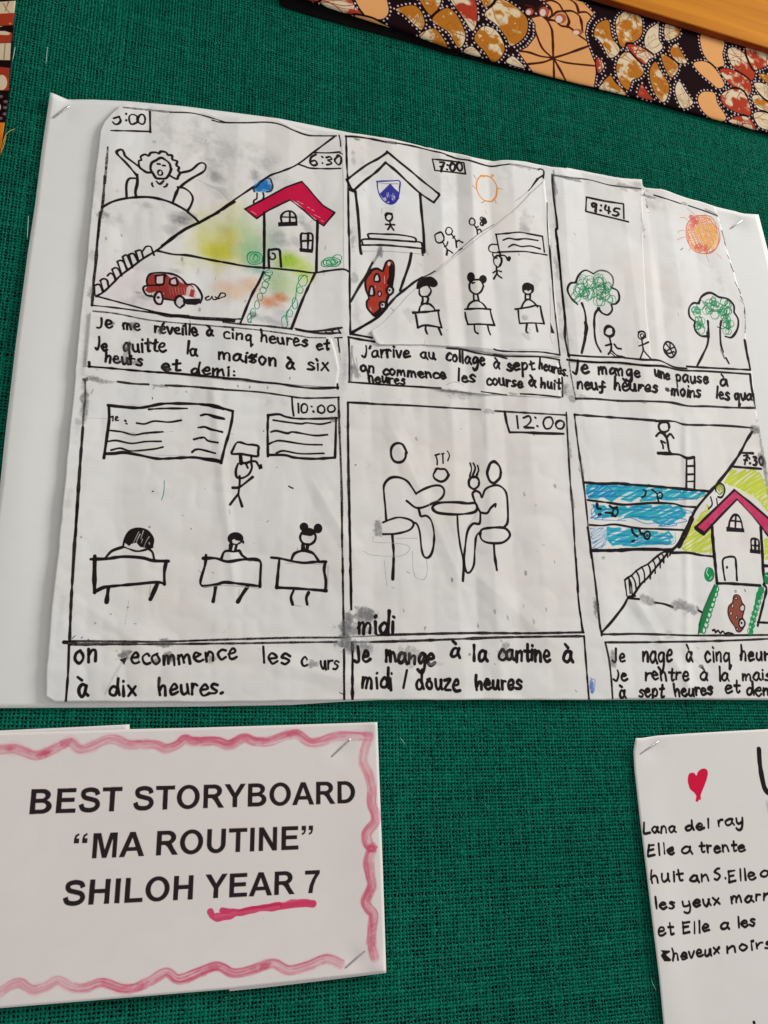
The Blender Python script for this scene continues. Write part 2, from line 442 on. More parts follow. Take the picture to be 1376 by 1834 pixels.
# --- colour washes of the first panel
sb.view(*Z4)
for (x, y, rx, ry, c, a) in [(20, 250, 230, 230, (216, 208, 110), .55), (60, 60, 170, 190, (222, 220, 160), .5), (-20, 330, 110, 90, (200, 194, 50), .55), (40, 200, 90, 90, (206, 200, 90), .4),
        (210, 200, 150, 190, (190, 212, 170), .6), (230, 330, 130, 110, (148, 196, 158), .5), (400, 260, 120, 190, (186, 208, 186), .45), (180, 60, 90, 120, (206, 218, 190), .5),
        (560, 400, 110, 80, (160, 200, 40), .8), (640, 480, 100, 100, (190, 216, 90), .6), (430, 560, 120, 120, (176, 210, 150), .5),
        (560, 600, 120, 120, (206, 222, 170), .45), (390, 740, 110, 66, (228, 150, 104), .85), (470, 700, 60, 36, (224, 140, 96), .7), (230, 600, 120, 80, (226, 178, 140), .5),
        (90, 670, 170, 90, (234, 210, 182), .5), (270, 460, 120, 66, (140, 184, 162), .5)]:
    sb.wash(x, y, rx, ry, [max(0, v - 8) for v in c], min(.95, a * 1.5), rag=.5)
for (x, y, rx, ry, a) in [(440, 200, 60, 90, .45), (500, 230, 60, 60, .5), (640, 80, 44, 60, .85), (600, 30, 50, 40, .6), (600, 260, 60, 60, .45), (500, 20, 50, 30, .5), (700, 130, 50, 80, .5), (680, 220, 30, 50, .4), (330, 870, 110, 30, .5), (480, 820, 110, 50, .3), (430, 910, 110, 24, .45),
        (60, 60, 60, 60, .18), (0, 140, 50, 50, .15), (120, 260, 60, 60, .12), (400, 640, 70, 50, .15), (420, 760, 70, 20, .25)]:
    G(x, y, rx, ry, (140, 142, 144), a, cell=12, hard=.9, rag=1.)
sb.view(*Z3)
for (x, y, rx, ry, c, a) in [(480, 590, 260, 150, (234, 218, 222), .5), (700, 760, 110, 46, (236, 206, 214), .5), (1200, 330, 160, 130, (212, 208, 84), .45),
        (1150, 120, 120, 160, (220, 222, 170), .4), (1330, 620, 110, 60, (232, 200, 176), .5), (1000, 400, 140, 90, (222, 222, 178), .35),
        (930, 60, 75, 55, (112, 112, 114), .7), (880, 150, 50, 60, (150, 150, 150), .4), (900, 480, 60, 22, (140, 140, 144), .5), (640, 700, 60, 25, (150, 150, 152), .5), (590, 660, 30, 12, (120, 120, 120), .6)]:
    sb.wash(x, y, rx, ry, c, min(.95, a * 1.3), rag=.5)
sb.view(*Z2)
for (x, y, rx, ry, c, a) in [(20, 500, 60, 50, (150, 150, 150), .5), (150, 380, 140, 130, (196, 195, 192), .55), (260, 510, 30, 45, (130, 130, 130), .5), (340, 420, 60, 80, (190, 190, 188), .5),
        (60, 620, 90, 40, (180, 180, 176), .5), (170, 560, 60, 60, (190, 190, 180), .4), (830, 400, 20, 60, (180, 180, 178), .5), (600, 485, 25, 14, (110, 110, 110), .4)]:
    G(x, y, rx, ry, c, a, cell=18, hard=.8)
sb.view(*Z1)
for (x, y, rx, ry, c, a) in [(860, 810, 30, 20, (150, 150, 148), .5), (640, 858, 40, 12, (160, 160, 158), .5), (690, 725, 14, 22, (150, 150, 148), .5), (905, 437, 12, 10, (120, 120, 120), .5),
        (1270, 640, 38, 30, (150, 150, 150), .5), (1240, 700, 90, 25, (170, 170, 168), .5), (1100, 480, 60, 90, (205, 203, 198), .5), (1000, 960, 70, 50, (170, 170, 168), .4)]:
    G(x, y, rx, ry, c, a, cell=18, hard=.9)
Lw(5, [(1160, 660), (1240, 700), (1300, 735), (1345, 785)], col=(150, 150, 148), a=.5)
# grime along the edges and the folds
sb.view(0, 0, 1)
for i in range(50):
    x = gr.uniform(140, 1340); y = gr.uniform(230, 1240)
    G(x, y, gr.uniform(2, 9), gr.uniform(2, 14), (150, 148, 146), gr.uniform(.04, .14), cell=4, hard=1)
for i in range(90):
    x = gr.uniform(130, 1350); y = gr.uniform(240, 1240)
    sb.stroke([(x, y), (x + gr.normal(0, 3), y + gr.normal(0, 4))], gr.uniform(.7, 1.8), (60, 56, 56), gr.uniform(.15, .55))
for (x0, y0, x1, y1) in [(150, 600, 148, 690), (612, 250, 616, 700), (620, 620, 615, 700), (980, 300, 1030, 700), (1000, 420, 1020, 640), (172, 250, 150, 560), (300, 700, 620, 735), (640, 725, 1000, 745)]:
    for t in gr.random(9):
        G(x0 + (x1 - x0) * t, y0 + (y1 - y0) * t, gr.uniform(3, 9), gr.uniform(5, 22), (160, 158, 156), .18, cell=5, hard=1)

sb.view(0, 0, 1)
for (x, y, rx, ry, a) in [(300, 235, 22, 30, .3), (355, 250, 20, 44, .35), (400, 270, 34, 30, .35), (470, 300, 24, 40, .3), (520, 330, 20, 14, .25), (380, 300, 14, 20, .55), (458, 312, 9, 14, .7), (384, 320, 12, 12, .6), (340, 390, 16, 16, .7), (200, 395, 24, 12, .3), (260, 370, 20, 10, .35),
        (225, 460, 26, 12, .25), (330, 470, 14, 6, .4), (235, 540, 20, 8, .35), (650, 300, 10, 26, .3), (800, 320, 20, 40, .2), (905, 300, 14, 20, .3), (940, 400, 12, 24, .4), (960, 500, 12, 30, .25), (1140, 330, 12, 9, .5), (1180, 360, 20, 14, .25), (1290, 500, 8, 24, .3),
        (140, 760, 8, 30, .3), (122, 900, 6, 40, .25), (110, 1100, 8, 40, .2), (300, 880, 40, 16, .12), (1210, 640, 16, 30, .15), (640, 560, 8, 40, .3), (636, 420, 8, 30, .3), (1008, 600, 6, 30, .45), (1020, 700, 14, 10, .5)]:
    G(x, y, rx, ry, (134, 133, 132), a * .85, cell=9, hard=.8, rag=1.1)
# --- panel 1, the bedroom
sb.view(*Z1)
Lw(13, [(725, 236), (860, 250), (1000, 264)], col=(70, 68, 70), a=.75, smooth=False, dry=.4)
Lw(9, [(1000, 264), (1130, 270), (1250, 300), (1330, 325), (1376, 325)], col=(50, 46, 48))
Lw(7, [(690, 225), (640, 285), (608, 325)], col=(150, 150, 148), a=.5)
Lw(10, [(700, 292), (708, 315), (695, 332), (675, 335), (662, 322)], [(668, 300), (700, 290)])
Lw(9, [(741, 272), (740, 276)], [(742, 310), (740, 314)])
sb.ell(782, 306, 25, 30, 9); sb.ell(832, 306, 21, 30, 9)
Lw(9, [(880, 262), (882, 382)], [(650, 372), (760, 374), (884, 378)], smooth=False)
Lw(10, [(633, 470), (622, 600), (615, 680)], a=.85, dry=.5)
Lw(11, [(615, 640), (604, 790), (590, 880), (580, 950), (570, 1048)], dry=.3)
Lw(11, [(800, 632), (740, 562), (690, 512), (688, 492), (715, 484), (728, 503), (738, 525), (800, 572), (850, 613)],
   [(852, 612), (862, 618), (885, 618)],
   [(850, 610), (820, 588), (815, 550), (830, 546), (826, 525), (850, 512), (872, 520), (885, 503), (915, 500), (932, 507), (945, 495), (975, 500), (985, 515), (1010, 518),
    (1012, 542), (1040, 552), (1035, 575), (1052, 590), (1045, 605), (1056, 622), (1046, 640), (1040, 656), (1020, 650), (1000, 638)],
   [(1060, 620), (1120, 605), (1165, 568), (1190, 562), (1208, 578), (1195, 612), (1130, 650), (1085, 680), (1062, 700)],
   [(805, 630), (806, 680), (795, 730), (800, 765)], [(1050, 705), (1030, 750), (1012, 800)],
   [(792, 652), (758, 655), (742, 690), (743, 765)], [(1045, 705), (1080, 710), (1115, 735), (1132, 770), (1120, 812), (1100, 845)])
Lw(12, [(600, 822), (660, 790), (740, 770), (850, 762), (930, 772), (1010, 797), (1090, 840), (1140, 880), (1170, 915)])
sb.ell(945, 597, 57, 62, 12); sb.ell(940, 620, 13, 15, 8)
Lw(9, [(925, 568), (938, 569)], [(955, 577), (968, 578)], [(893, 680), (892, 690), (898, 700)], [(918, 670), (938, 686), (960, 668)], [(982, 686), (976, 698), (964, 703)])
Lw(12, [(950, 1048), (1050, 975), (1170, 912), (1270, 855), (1376, 790)])
# --- panel 1, the house
sb.view(*Z2)
Lw(8, [(0, 180), (60, 193), (200, 195), (320, 192), (400, 205), (480, 240), (560, 268), (640, 272), (730, 272)], dry=.2)
Lw(6, [(745, 268), (752, 300), (755, 335)], [(752, 375), (765, 378)])
Lw(5, [(758, 300), (768, 500), (770, 800), (772, 1048)], col=(175, 172, 168), a=.7)
Lw(9, [(0, 742), (120, 655), (260, 560), (340, 505), (410, 480), (500, 440), (600, 365), (720, 275)])
Lw(8, [(595, 370), (680, 372), (750, 367)], [(505, 438), (540, 450), (580, 462), (680, 465), (755, 463)])
hand(sb, "6:30", 572, 445, 768, 445, 60, 9)
G(300, 570, 45, 30, (70, 150, 205), .95, cell=10, hard=3, rag=.4)
sb.fill([(248, 600), (245, 582), (265, 568), (285, 548), (312, 528), (342, 524), (352, 548), (357, 572), (342, 597), (300, 604)], (74, 150, 206), .8, mott=.5); sb.curls(300, 568, 40, 24, 14, 13, 5, (30, 104, 178), seed=5)
Lw(8, [(248, 600), (243, 582), (262, 570), (285, 545), (310, 525), (340, 522), (350, 545), (357, 570), (345, 595), (320, 602)], a=.8)
Lw(8, [(264, 608), (262, 640), (247, 650), (243, 665)], [(300, 608), (303, 630), (292, 655)])
sb.fill([(192, 702), (262, 757), (330, 710), (400, 675), (460, 645), (500, 668), (570, 730), (655, 800), (720, 722), (650, 680), (600, 625), (560, 575), (527, 540), (430, 575), (330, 630)], CRIM, .97)
Lw(8, [(192, 702), (262, 757), (330, 710), (400, 675), (458, 648), (475, 660), (540, 710), (600, 765), (655, 800), (720, 722), (650, 680), (600, 625), (560, 575), (527, 540), (430, 575), (330, 630), (192, 702)], smooth=False)
for p in [(245, 725), (230, 715), (500, 655), (520, 665), (560, 690), (585, 705), (600, 735), (620, 745), (640, 768)]:
    Lw(3.5, [p, (p[0] + 14, p[1] + 7)], col=(240, 215, 220), a=.8)
Lw(12, [(306, 735), (306, 900), (305, 1048)], [(618, 770), (616, 900), (612, 1048)])
Lw(9, [(408, 780), (405, 745), (425, 720), (460, 714), (488, 735), (496, 780)], [(456, 716), (456, 780)], [(408, 748), (494, 751)])
sb.fill([(387, 779), (500, 775), (502, 800), (388, 804)])
Lw(10, [(524, 935), (522, 852), (545, 846), (588, 852), (588, 940)], [(564, 850), (562, 935)], [(525, 890), (586, 886)])
sb.fill([(512, 930), (594, 938), (590, 960), (514, 952)])
Lw(11, [(334, 1048), (332, 950), (345, 941), (392, 940), (400, 980), (405, 1040)])
sb.ell(355, 980, 16, 18, 9, a0=-90, a1=200)
for s_, (bx, by, rx, ry) in enumerate([(250, 990, 46, 36), (705, 1012, 52, 26)]):
    sb.ell(bx, by, rx, ry, 6, GREEN); sb.ell(bx, by, rx * .65, ry * .7, 5, GREEN); sb.ell(bx + 5, by, rx * .3, ry * .5, 5, GREEN)
    G(bx, by, rx * .7, ry * .7, (120, 190, 140), .5, cell=10)
sb.ell(735, 992, 26, 22, 4, GREEN, rot=-20); sb.ell(672, 1022, 34, 20, 5, GREEN)
# --- fence, car, floor of panel 1
sb.view(*Z3)
Lw(16, [(272, 0), (252, 200), (236, 420), (220, 560), (212, 680), (205, 765)], dry=.15)
G(195, 660, 35, 60, (90, 90, 90), .55, cell=10); G(290, 15, 50, 30, (90, 90, 90), .5, cell=8); G(205, 350, 25, 60, (150, 150, 150), .4, cell=8)
Lw(14, [(240, 690), (300, 655), (380, 580), (440, 520), (540, 445), (620, 385), (700, 335), (745, 308), (850, 230), (960, 140), (1080, 85), (1250, 0)])
Lw(13, [(990, 0), (1040, 40), (1090, 88)])
Lw(13, [(230, 600), (262, 592), (282, 615), (295, 650)], [(272, 562), (300, 546), (330, 560), (340, 610)], [(332, 522), (358, 500), (385, 522), (400, 562)],
   [(370, 470), (400, 455), (428, 475), (448, 520)], [(412, 405), (440, 395), (468, 412), (498, 470)], [(455, 365), (490, 352), (515, 400), (538, 455)],
   [(508, 348), (540, 338), (555, 352), (585, 410)], [(562, 322), (598, 310), (612, 322), (628, 375)], [(622, 320), (650, 282), (688, 283), (700, 310), (715, 352)],
   [(225, 600), (228, 680)], [(275, 565), (298, 640)], [(372, 475), (398, 540)], [(415, 410), (450, 505)], [(458, 370), (490, 470)], [(510, 350), (535, 430)], [(565, 325), (585, 400)])
Lw(16, [(740, 315), (870, 345), (1000, 355), (1200, 395), (1376, 425)])
Lw(12, [(245, 690), (450, 745), (700, 812), (850, 840), (1000, 850)], [(210, 765), (400, 785), (700, 825), (1000, 868), (1376, 897)])
Lw(18, [(680, 812), (820, 850), (1000, 860), (1376, 882)], dry=.2)
Lw(14, [(215, 812), (400, 832), (640, 880), (840, 903), (1100, 925), (1376, 950)], dry=.3, col=(60, 56, 58))
sb.fill([(658, 612), (660, 560), (690, 510), (800, 505), (890, 530), (975, 590), (1030, 600), (1062, 650), (1055, 705), (1000, 690), (950, 680), (880, 718), (800, 715), (795, 665), (750, 645), (700, 660), (670, 665), (640, 640)], RED, .93, mott=.15)
sb.fill([(985, 620), (1010, 600), (1060, 640), (1070, 700), (1040, 700), (1050, 640), (1020, 630), (1000, 700), (975, 690)], (230, 215, 215), .85)
sb.fill([(820, 512), (880, 515), (950, 560), (965, 590), (930, 575), (905, 545), (850, 540)], (226, 205, 210), .9)
for x in range(690, 960, 17): Lw(7, [(x, 600 + 20 * (x % 2)), (x + 8, 655), (x - 4, 700)], col=(110, 18, 14), a=.45, dry=.4)
for x in range(840, 1000, 24): Lw(5, [(x, 620), (x + 12, 680)], col=(215, 150, 145), a=.6)
sb.fill([(730, 530), (790, 522), (788, 585), (735, 585)], (228, 208, 212), .95); sb.fill([(850, 550), (898, 540), (905, 595), (850, 590)], (230, 200, 206), .95)
Lw(13, [(662, 602), (655, 560), (672, 520), (700, 502), (790, 497), (880, 512), (940, 545), (985, 592), (1035, 590), (1075, 620), (1110, 690), (1095, 745)], [(660, 602), (632, 612), (628, 640), (655, 680), (700, 690)],
   [(800, 712), (885, 725)], [(728, 528), (735, 588), (790, 590), (800, 540), (805, 515), (730, 520)], [(850, 548), (848, 590), (905, 597), (895, 540), (850, 552)], [(660, 600), (760, 600)])
sb.fill([(960, 712), (1095, 708), (1090, 748), (1060, 762), (985, 758), (960, 740)])
sb.disc(755, 705, 36, 52, (230, 212, 218)); sb.disc(928, 735, 38, 48, (212, 208, 208))
sb.ell(755, 705, 36, 52, 15); sb.ell(928, 735, 38, 48, 15); sb.disc(750, 700, 14, 11)
Lw(9, [(1165, 690), (1138, 705), (1150, 722), (1180, 712), (1192, 690), (1200, 715), (1225, 715), (1250, 690), (1265, 665), (1298, 668), (1300, 690), (1270, 700), (1240, 712), (1220, 695)])
for (x, y) in [(945, 380), (320, 215), (448, 190), (1090, 800)]: G(x, y, 8, 16, (80, 80, 80), .6, cell=5)
hand(sb, "Je", 243, 950, 375, 950, 55, 15, asc=.9)
hand(sb, "me", 455, 955, 600, 972, 52, 15)
hand(sb, "réveille", 715, 988, 1072, 1015, 58, 15, asc=.7)
hand(sb, "à", 1145, 1015, 1200, 1016, 50, 15)
hand(sb, "Je", 230, 1125, 330, 1140, 60, 15); hand(sb, "quitte", 455, 1145, 812, 1148, 72, 15, asc=.8)
hand(sb, "la", 972, 1165, 1065, 1182, 55, 14, asc=.9)
hand(sb, "heurs", 305, 1225, 618, 1265, 52, 15); hand(sb, "et", 770, 1300, 925, 1300, 55, 17)
hand(sb, "demi:", 1012, 1325, 1385, 1350, 55, 15)
G(540, 935, 28, 40, (90, 90, 90), .8, cell=8, hard=2); G(770, 965, 26, 36, (80, 80, 80), .85, cell=8, hard=2); G(490, 1095, 40, 40, (110, 108, 110), .7, cell=8); G(485, 1150, 20, 50, (120, 118, 120), .6, cell=8)
G(675, 1075, 18, 35, (120, 118, 120), .6, cell=8); G(470, 1220, 60, 26, (100, 98, 100), .7, cell=8, hard=2); G(800, 1270, 34, 30, (50, 48, 50), .95, cell=8, hard=2.5); G(375, 915, 14, 20, (80, 80, 80), .7, cell=8)
G(830, 1295, 25, 20, (150, 148, 150), .6); G(560, 1230, 25, 25, (70, 68, 70), .6, cell=8)
Lw(16, [(178, 1268), (340, 1280), (500, 1295), (700, 1312), (900, 1325), (1376, 1367)], [(182, 1232), (184, 1270)])
# --- right half of panel 1
sb.view(*Z4)
Lw(16, [(336, 0), (338, 200), (334, 462)], [(778, 70), (770, 250), (765, 492)])
Lw(15, [(0, 410), (200, 445), (400, 460), (600, 480), (740, 497), (850, 482), (970, 468), (1010, 475), (1030, 487)])
Lw(17, [(332, 490), (290, 580), (230, 690), (140, 912)], [(755, 500), (660, 700), (560, 957)])
for p in [(375, 498, 30, 24), (355, 545, 26, 26), (345, 595, 26, 28), (328, 640, 26, 26), (302, 695, 22, 30), (278, 760, 20, 34), (245, 825, 22, 34), (215, 870, 16, 36)]:
    sb.ell(*p, 6, (20, 120, 72), a=.85)
Lw(6, [(235, 855), (200, 895), (235, 905)], [(390, 490), (340, 505), (390, 535), (340, 560), (380, 590)], col=(20, 120, 72))
for p in [(655, 560, 38, 48), (630, 640, 26, 26), (588, 750, 22, 46), (545, 830, 26, 30), (505, 900, 26, 50)]: sb.ell(*p, 6, (14, 140, 80), a=.85)
Lw(6, [(695, 530), (660, 520), (610, 590), (600, 650), (590, 720), (540, 800), (515, 860), (530, 930)], col=(14, 140, 80))
G(250, 840, 30, 30, (60, 100, 90), .6, cell=8)
Lw(13, [(0, 885), (140, 876)], [(0, 902), (150, 920), (350, 935), (560, 958)], dry=.25)
Lw(17, [(590, 955), (700, 978), (850, 968), (975, 948)], [(600, 965), (800, 995), (962, 990)], dry=.15)
Lw(11, [(840, 985), (862, 992)], [(895, 975), (905, 990)], [(945, 962), (965, 995)])
Lw(12, [(0, 938), (140, 952), (350, 975), (600, 1010), (700, 1028), (840, 1032)], dry=.35, col=(60, 56, 58))
Lw(8, [(915, 1032), (975, 1030)]); Lw(12, [(942, 1035), (948, 1090), (955, 1150)]); Lw(5, [(890, 1020), (940, 1100), (968, 1230)], col=(190, 186, 182))
hand(sb, "cinq", -5, 1030, 240, 1062, 50, 14); hand(sb, "heures", 302, 1062, 685, 1105, 55, 14); hand(sb, "et", 765, 1130, 868, 1130, 55, 15, asc=.7)
hand(sb, "maison", -46, 1203, 438, 1262, 60, 16); Lw(14, [(235, 1165), (210, 1195), (250, 1200), (225, 1230), (275, 1165)])
hand(sb, "à", 515, 1290, 585, 1292, 60, 17); hand(sb, "six", 690, 1295, 872, 1303, 62, 15)
Lw(17, [(0, 1365), (150, 1372), (300, 1395), (450, 1408), (600, 1432), (750, 1447), (945, 1440)], [(938, 1412), (940, 1450)], dry=.1)
for p in [(120, 1430), (215, 1435), (365, 1440), (545, 1365), (180, 730)]: G(p[0], p[1], 8, 14, (60, 60, 60), .6, cell=4)

# --- panel 2, the school
sb.view(*Z5)
Lw(13, [(92, 15), (98, 250), (108, 420), (112, 700), (120, 1000), (122, 1376)])
Lw(13, [(88, 18), (180, 22), (300, 40), (420, 65)]); Lw(20, [(410, 62), (500, 74)], col=(90, 86, 88), a=.8)
Lw(11, [(500, 72), (640, 98), (800, 138), (880, 155), (1000, 200), (1100, 215), (1200, 245), (1285, 265), (1376, 253)])
G(150, 150, 18, 18, (130, 130, 130), .5, cell=6); G(150, 215, 26, 36, (170, 170, 170), .5, cell=8); G(180, 40, 25, 10, (60, 60, 60), .5)
G(140, 880, 20, 90, (130, 128, 130), .5, cell=8); G(160, 1170, 25, 50, (140, 138, 140), .5, cell=8)
Lw(15, [(97, 375), (250, 260), (350, 205), (425, 155)], [(428, 142), (520, 220), (620, 300), (720, 385), (810, 455), (858, 497)], [(825, 470), (858, 497), (812, 562)],
   [(812, 562), (700, 485), (600, 395), (500, 300), (418, 235)], [(418, 232), (340, 310), (230, 395), (150, 468)], [(100, 378), (125, 430), (150, 470)])
Lw(24, [(130, 455), (155, 465)])
Lw(18, [(168, 470), (188, 640), (200, 800), (206, 920), (216, 982)], [(700, 488), (712, 640), (728, 800), (735, 970)], [(716, 935), (722, 992)])
BL = (48, 46, 150)
sb.fill([(455, 405), (490, 445), (528, 480), (528, 530), (500, 560), (460, 575), (415, 555), (385, 515), (368, 490)], BL, .93, smooth=False)
for p in [(410, 535, 14, 16), (480, 525, 14, 20), (440, 560, 8, 8)]: sb.disc(p[0], p[1], p[2], p[3], (214, 210, 218), .85)
Lw(4, [(425, 480), (430, 520), (440, 480), (445, 530)], [(460, 500), (470, 520), (478, 485), (495, 520)], col=(200, 198, 220))
Lw(7, [(440, 520), (470, 560), (450, 560), (470, 515), (490, 545)], col=BL)
Lw(11, [(343, 388), (400, 386), (470, 384), (532, 386), (532, 440), (525, 500), (500, 555), (460, 575), (415, 560), (375, 515), (352, 450), (348, 390)], col=BL)
Lw(4, [(360, 400), (440, 408), (520, 408)], col=(90, 88, 130))
sb.ell(445, 683, 27, 29, 12); Lw(18, [(418, 668), (430, 652), (465, 656)])
Lw(12, [(450, 714), (457, 745)], [(417, 742), (490, 745)], [(457, 745), (448, 765), (435, 784)], [(457, 745), (470, 770), (483, 788)])
Lw(12, [(282, 856), (278, 820), (400, 822), (500, 825), (600, 838), (660, 855), (668, 880)], [(230, 905), (232, 865), (400, 868), (560, 878), (700, 888), (718, 918)], [(275, 855), (450, 868), (660, 885)],
   [(222, 912), (400, 912), (560, 925), (718, 940)])
Lw(6, [(220, 962), (400, 962), (600, 975), (730, 990)], col=(165, 162, 160), a=.8); Lw(6, [(745, 940), (768, 992)], col=(150, 148, 146), a=.7)
G(370, 960, 20, 45, (110, 108, 110), .8, cell=8); Lw(24, [(378, 940), (350, 1000), (310, 1060)], col=(120, 118, 120), a=.75, dry=.3)
Lw(15, [(310, 1055), (250, 1170), (190, 1270), (130, 1376)], dry=.1)
Lw(19, [(628, 980), (610, 1070), (565, 1200), (535, 1287)])
Lw(11, [(800, 205), (880, 212), (1060, 235), (1073, 326), (940, 310), (822, 298), (812, 250), (800, 205)], smooth=False)
hand(sb, "7:00", 852, 300, 1056, 304, 68, 14)
sb.seed = 50
OR = (233, 150, 72)
Lw(10, [(1250, 348), (1210, 340), (1172, 375), (1163, 430), (1180, 490), (1210, 530), (1245, 550), (1298, 548), (1325, 500), (1333, 440), (1305, 380), (1270, 350), (1240, 342)], col=OR)
Lw(13, [(1333, 440), (1325, 510), (1298, 545)], [(1200, 340), (1225, 350)], col=OR)
Lw(8, [(1280, 355), (1300, 345), (1302, 332), (1285, 340)], [(1335, 445), (1380, 452)], [(1312, 530), (1325, 568)], col=OR); Lw(6, [(1240, 545), (1205, 565)], [(1165, 455), (1128, 420)], [(1160, 365), (1140, 335)], col=(180, 150, 125))
sb.ell(860, 850, 36, 45, 11, rot=-10)
Lw(11, [(885, 885), (905, 920), (928, 955)], [(928, 885), (918, 915), (900, 925)], [(925, 950), (918, 992)], [(925, 950), (945, 960), (968, 978)])
sb.ell(938, 797, 27, 31, 9); Lw(10, [(960, 825), (990, 865), (1000, 890)], [(985, 838), (970, 855)], [(995, 875), (1000, 930)], [(998, 885), (1020, 872), (1030, 882), (1050, 890)])
sb.ell(1127, 720, 24, 28, 9); Lw(10, [(1145, 748), (1165, 775), (1172, 820)], [(1155, 768), (1178, 760)], [(1168, 795), (1190, 780), (1205, 803)])
sb.curls(1212, 718, 20, 22, 8, 12, 8, INK, .95, 9)
Lw(5, [(1310, 740), (1250, 775), (1200, 805), (1100, 885), (1020, 955), (960, 1010)], col=(90, 86, 86), a=.8); Lw(8, [(1018, 955), (1045, 938)])
Lw(3, [(960, 1010), (820, 1125)], col=(170, 166, 162))
sb.view(*Z6)
Lw(8, [(825, 298), (770, 330), (700, 362)], taper=.0); Lw(16, [(720, 352), (660, 385), (600, 432), (520, 495), (470, 545), (360, 672), (250, 742), (135, 808)])
sb.stroke([(360, 672), (250, 742), (135, 808)], 16)
# the red car seen from above
CAR = [(290, 310), (310, 288), (350, 280), (390, 300), (405, 270), (425, 225), (460, 212), (485, 245), (482, 330), (470, 420), (470, 470), (440, 505), (425, 550), (425, 600), (370, 650), (330, 670), (295, 640), (265, 600), (262, 550), (280, 520), (255, 450), (252, 370), (290, 310)]
sb.fill(CAR, (172, 44, 32), .95, smooth=True, mott=.12)
sb.fill([(395, 290), (430, 250), (430, 400), (420, 500), (400, 500)], (186, 44, 28), .8)
Lw(15, CAR, CAR[8:16]); Lw(30, [(462, 250), (458, 330), (448, 400)]); Lw(24, [(330, 660), (370, 620), (385, 580)])
sb.disc(445, 240, 12, 18, (225, 215, 212)); 
for (x, y, rx, ry) in [(345, 355, 22, 26), (302, 463, 20, 32)]:
    sb.fill([(x - rx, y + ry), (x - rx * .5, y - ry), (x + rx * .6, y - ry), (x + rx, y + ry)], (225, 215, 212)); Lw(13, [(x - rx, y + ry), (x - rx * .5, y - ry), (x + rx * .6, y - ry), (x + rx, y + ry), (x - rx, y + ry)])
sb.disc(368, 487, 10, 16, (225, 190, 190)); sb.ell(368, 487, 14, 20, 9)
for (x, y, rx, ry) in [(452, 460, 27, 33), (394, 580, 27, 30)]:
    sb.disc(x, y, rx, ry, (222, 216, 212)); sb.ell(x, y, rx, ry, 14); sb.disc(x - 4, y - 3, 9, 9)
Lw(5, [(408, 340), (408, 400)], [(335, 420), (330, 440)], [(290, 600), (300, 625)], col=(235, 190, 180))
Lw(15, [(140, 818), (220, 832), (305, 848)], [(110, 842), (200, 860), (325, 880)])
Lw(13, [(122, 540), (126, 700), (126, 820)], [(113, 845), (118, 1000), (118, 1200)])
Lw(13, [(112, 1212), (300, 1225), (500, 1240), (700, 1252), (870, 1262)], dry=.1)
G(165, 1130, 38, 60, (110, 108, 110), .75, cell=9, hard=2); Lw(7, [(140, 970), (160, 1060)], [(175, 1010), (185, 1080)], col=(140, 138, 140), a=.7)
G(620, 660, 50, 60, (190, 186, 184), .5, cell=10)
# pupils on the glued-on triangle
sb.fill([(670, 445), (678, 390), (720, 358), (790, 345), (838, 380), (845, 412), (820, 432), (790, 430), (760, 415), (720, 420), (690, 445)], INK, smooth=True)
sb.disc(738, 460, 48, 50, (226, 222, 215)); sb.ell(738, 460, 48, 53, 13, a0=-60, a1=250); Lw(14, [(690, 440), (720, 420), (760, 412)])
Lw(14, [(720, 512), (722, 540), (714, 572)], [(752, 510), (768, 525), (755, 570)], [(692, 632), (702, 590), (735, 568), (775, 570), (810, 598), (825, 625)],
   [(645, 642), (760, 634), (855, 622)], [(665, 662), (672, 700), (682, 766)], [(680, 765), (745, 745), (875, 764)], [(848, 625), (860, 700), (878, 765)], [(748, 745), (745, 780), (758, 814)], [(852, 765), (875, 822)])
sb.disc(1118, 350, 33, 42); sb.disc(1217, 367, 32, 35); sb.disc(1160, 425, 55, 58, (226, 222, 215)); sb.ell(1162, 427, 56, 60, 13)
Lw(12, [(1125, 385), (1130, 400), (1150, 392)])
Lw(13, [(1140, 492), (1142, 542)], [(1172, 490), (1182, 540)], [(1088, 606), (1110, 565), (1160, 542), (1212, 565), (1246, 606)], [(1068, 614), (1180, 608), (1280, 614)],
   [(1070, 640), (1078, 690), (1095, 738)], [(1090, 738), (1200, 736), (1312, 745)], [(1275, 612), (1290, 680), (1312, 745)], [(1145, 742), (1152, 795), (1175, 812)], [(1255, 745), (1265, 790), (1278, 822)])
hand(sb, "J'arrive", 222, 1010, 615, 1008, 58, 15, asc=.9); hand(sb, "au", 700, 1015, 822, 1026, 55, 15)
hand(sb, "collage", 910, 1035, 1230, 1075, 55, 15, asc=.8); 
hand(sb, "on", 205, 1125, 325, 1132, 55, 15); hand(sb, "commence", 390, 1150, 912, 1186, 48, 15); hand(sb, "heures", 272, 1208, 578, 1230, 45, 14)
sb.view(*Z8)
sb.disc(772, 405, 55, 52); sb.fill([(735, 425), (760, 420), (775, 432), (800, 415), (805, 440), (775, 455), (742, 442)], (228, 224, 218)); sb.ell(772, 407, 53, 52, 10)
Lw(15, [(748, 460), (748, 510)], [(793, 460), (792, 505)], [(708, 592), (735, 535), (775, 508), (825, 535), (862, 578)], [(652, 602), (780, 582), (850, 565), (892, 575)], [(680, 615), (685, 680), (694, 736)],
   [(694, 736), (810, 732), (925, 738)], [(890, 578), (905, 660), (925, 738)], [(762, 740), (755, 810), (768, 822)], [(848, 742), (862, 812)])
G(740, 680, 30, 30, (120, 118, 118), .5, cell=7); G(760, 850, 40, 40, (180, 178, 176), .5, cell=7)
sb.fill([(985, 725), (1026, 832), (990, 826)])
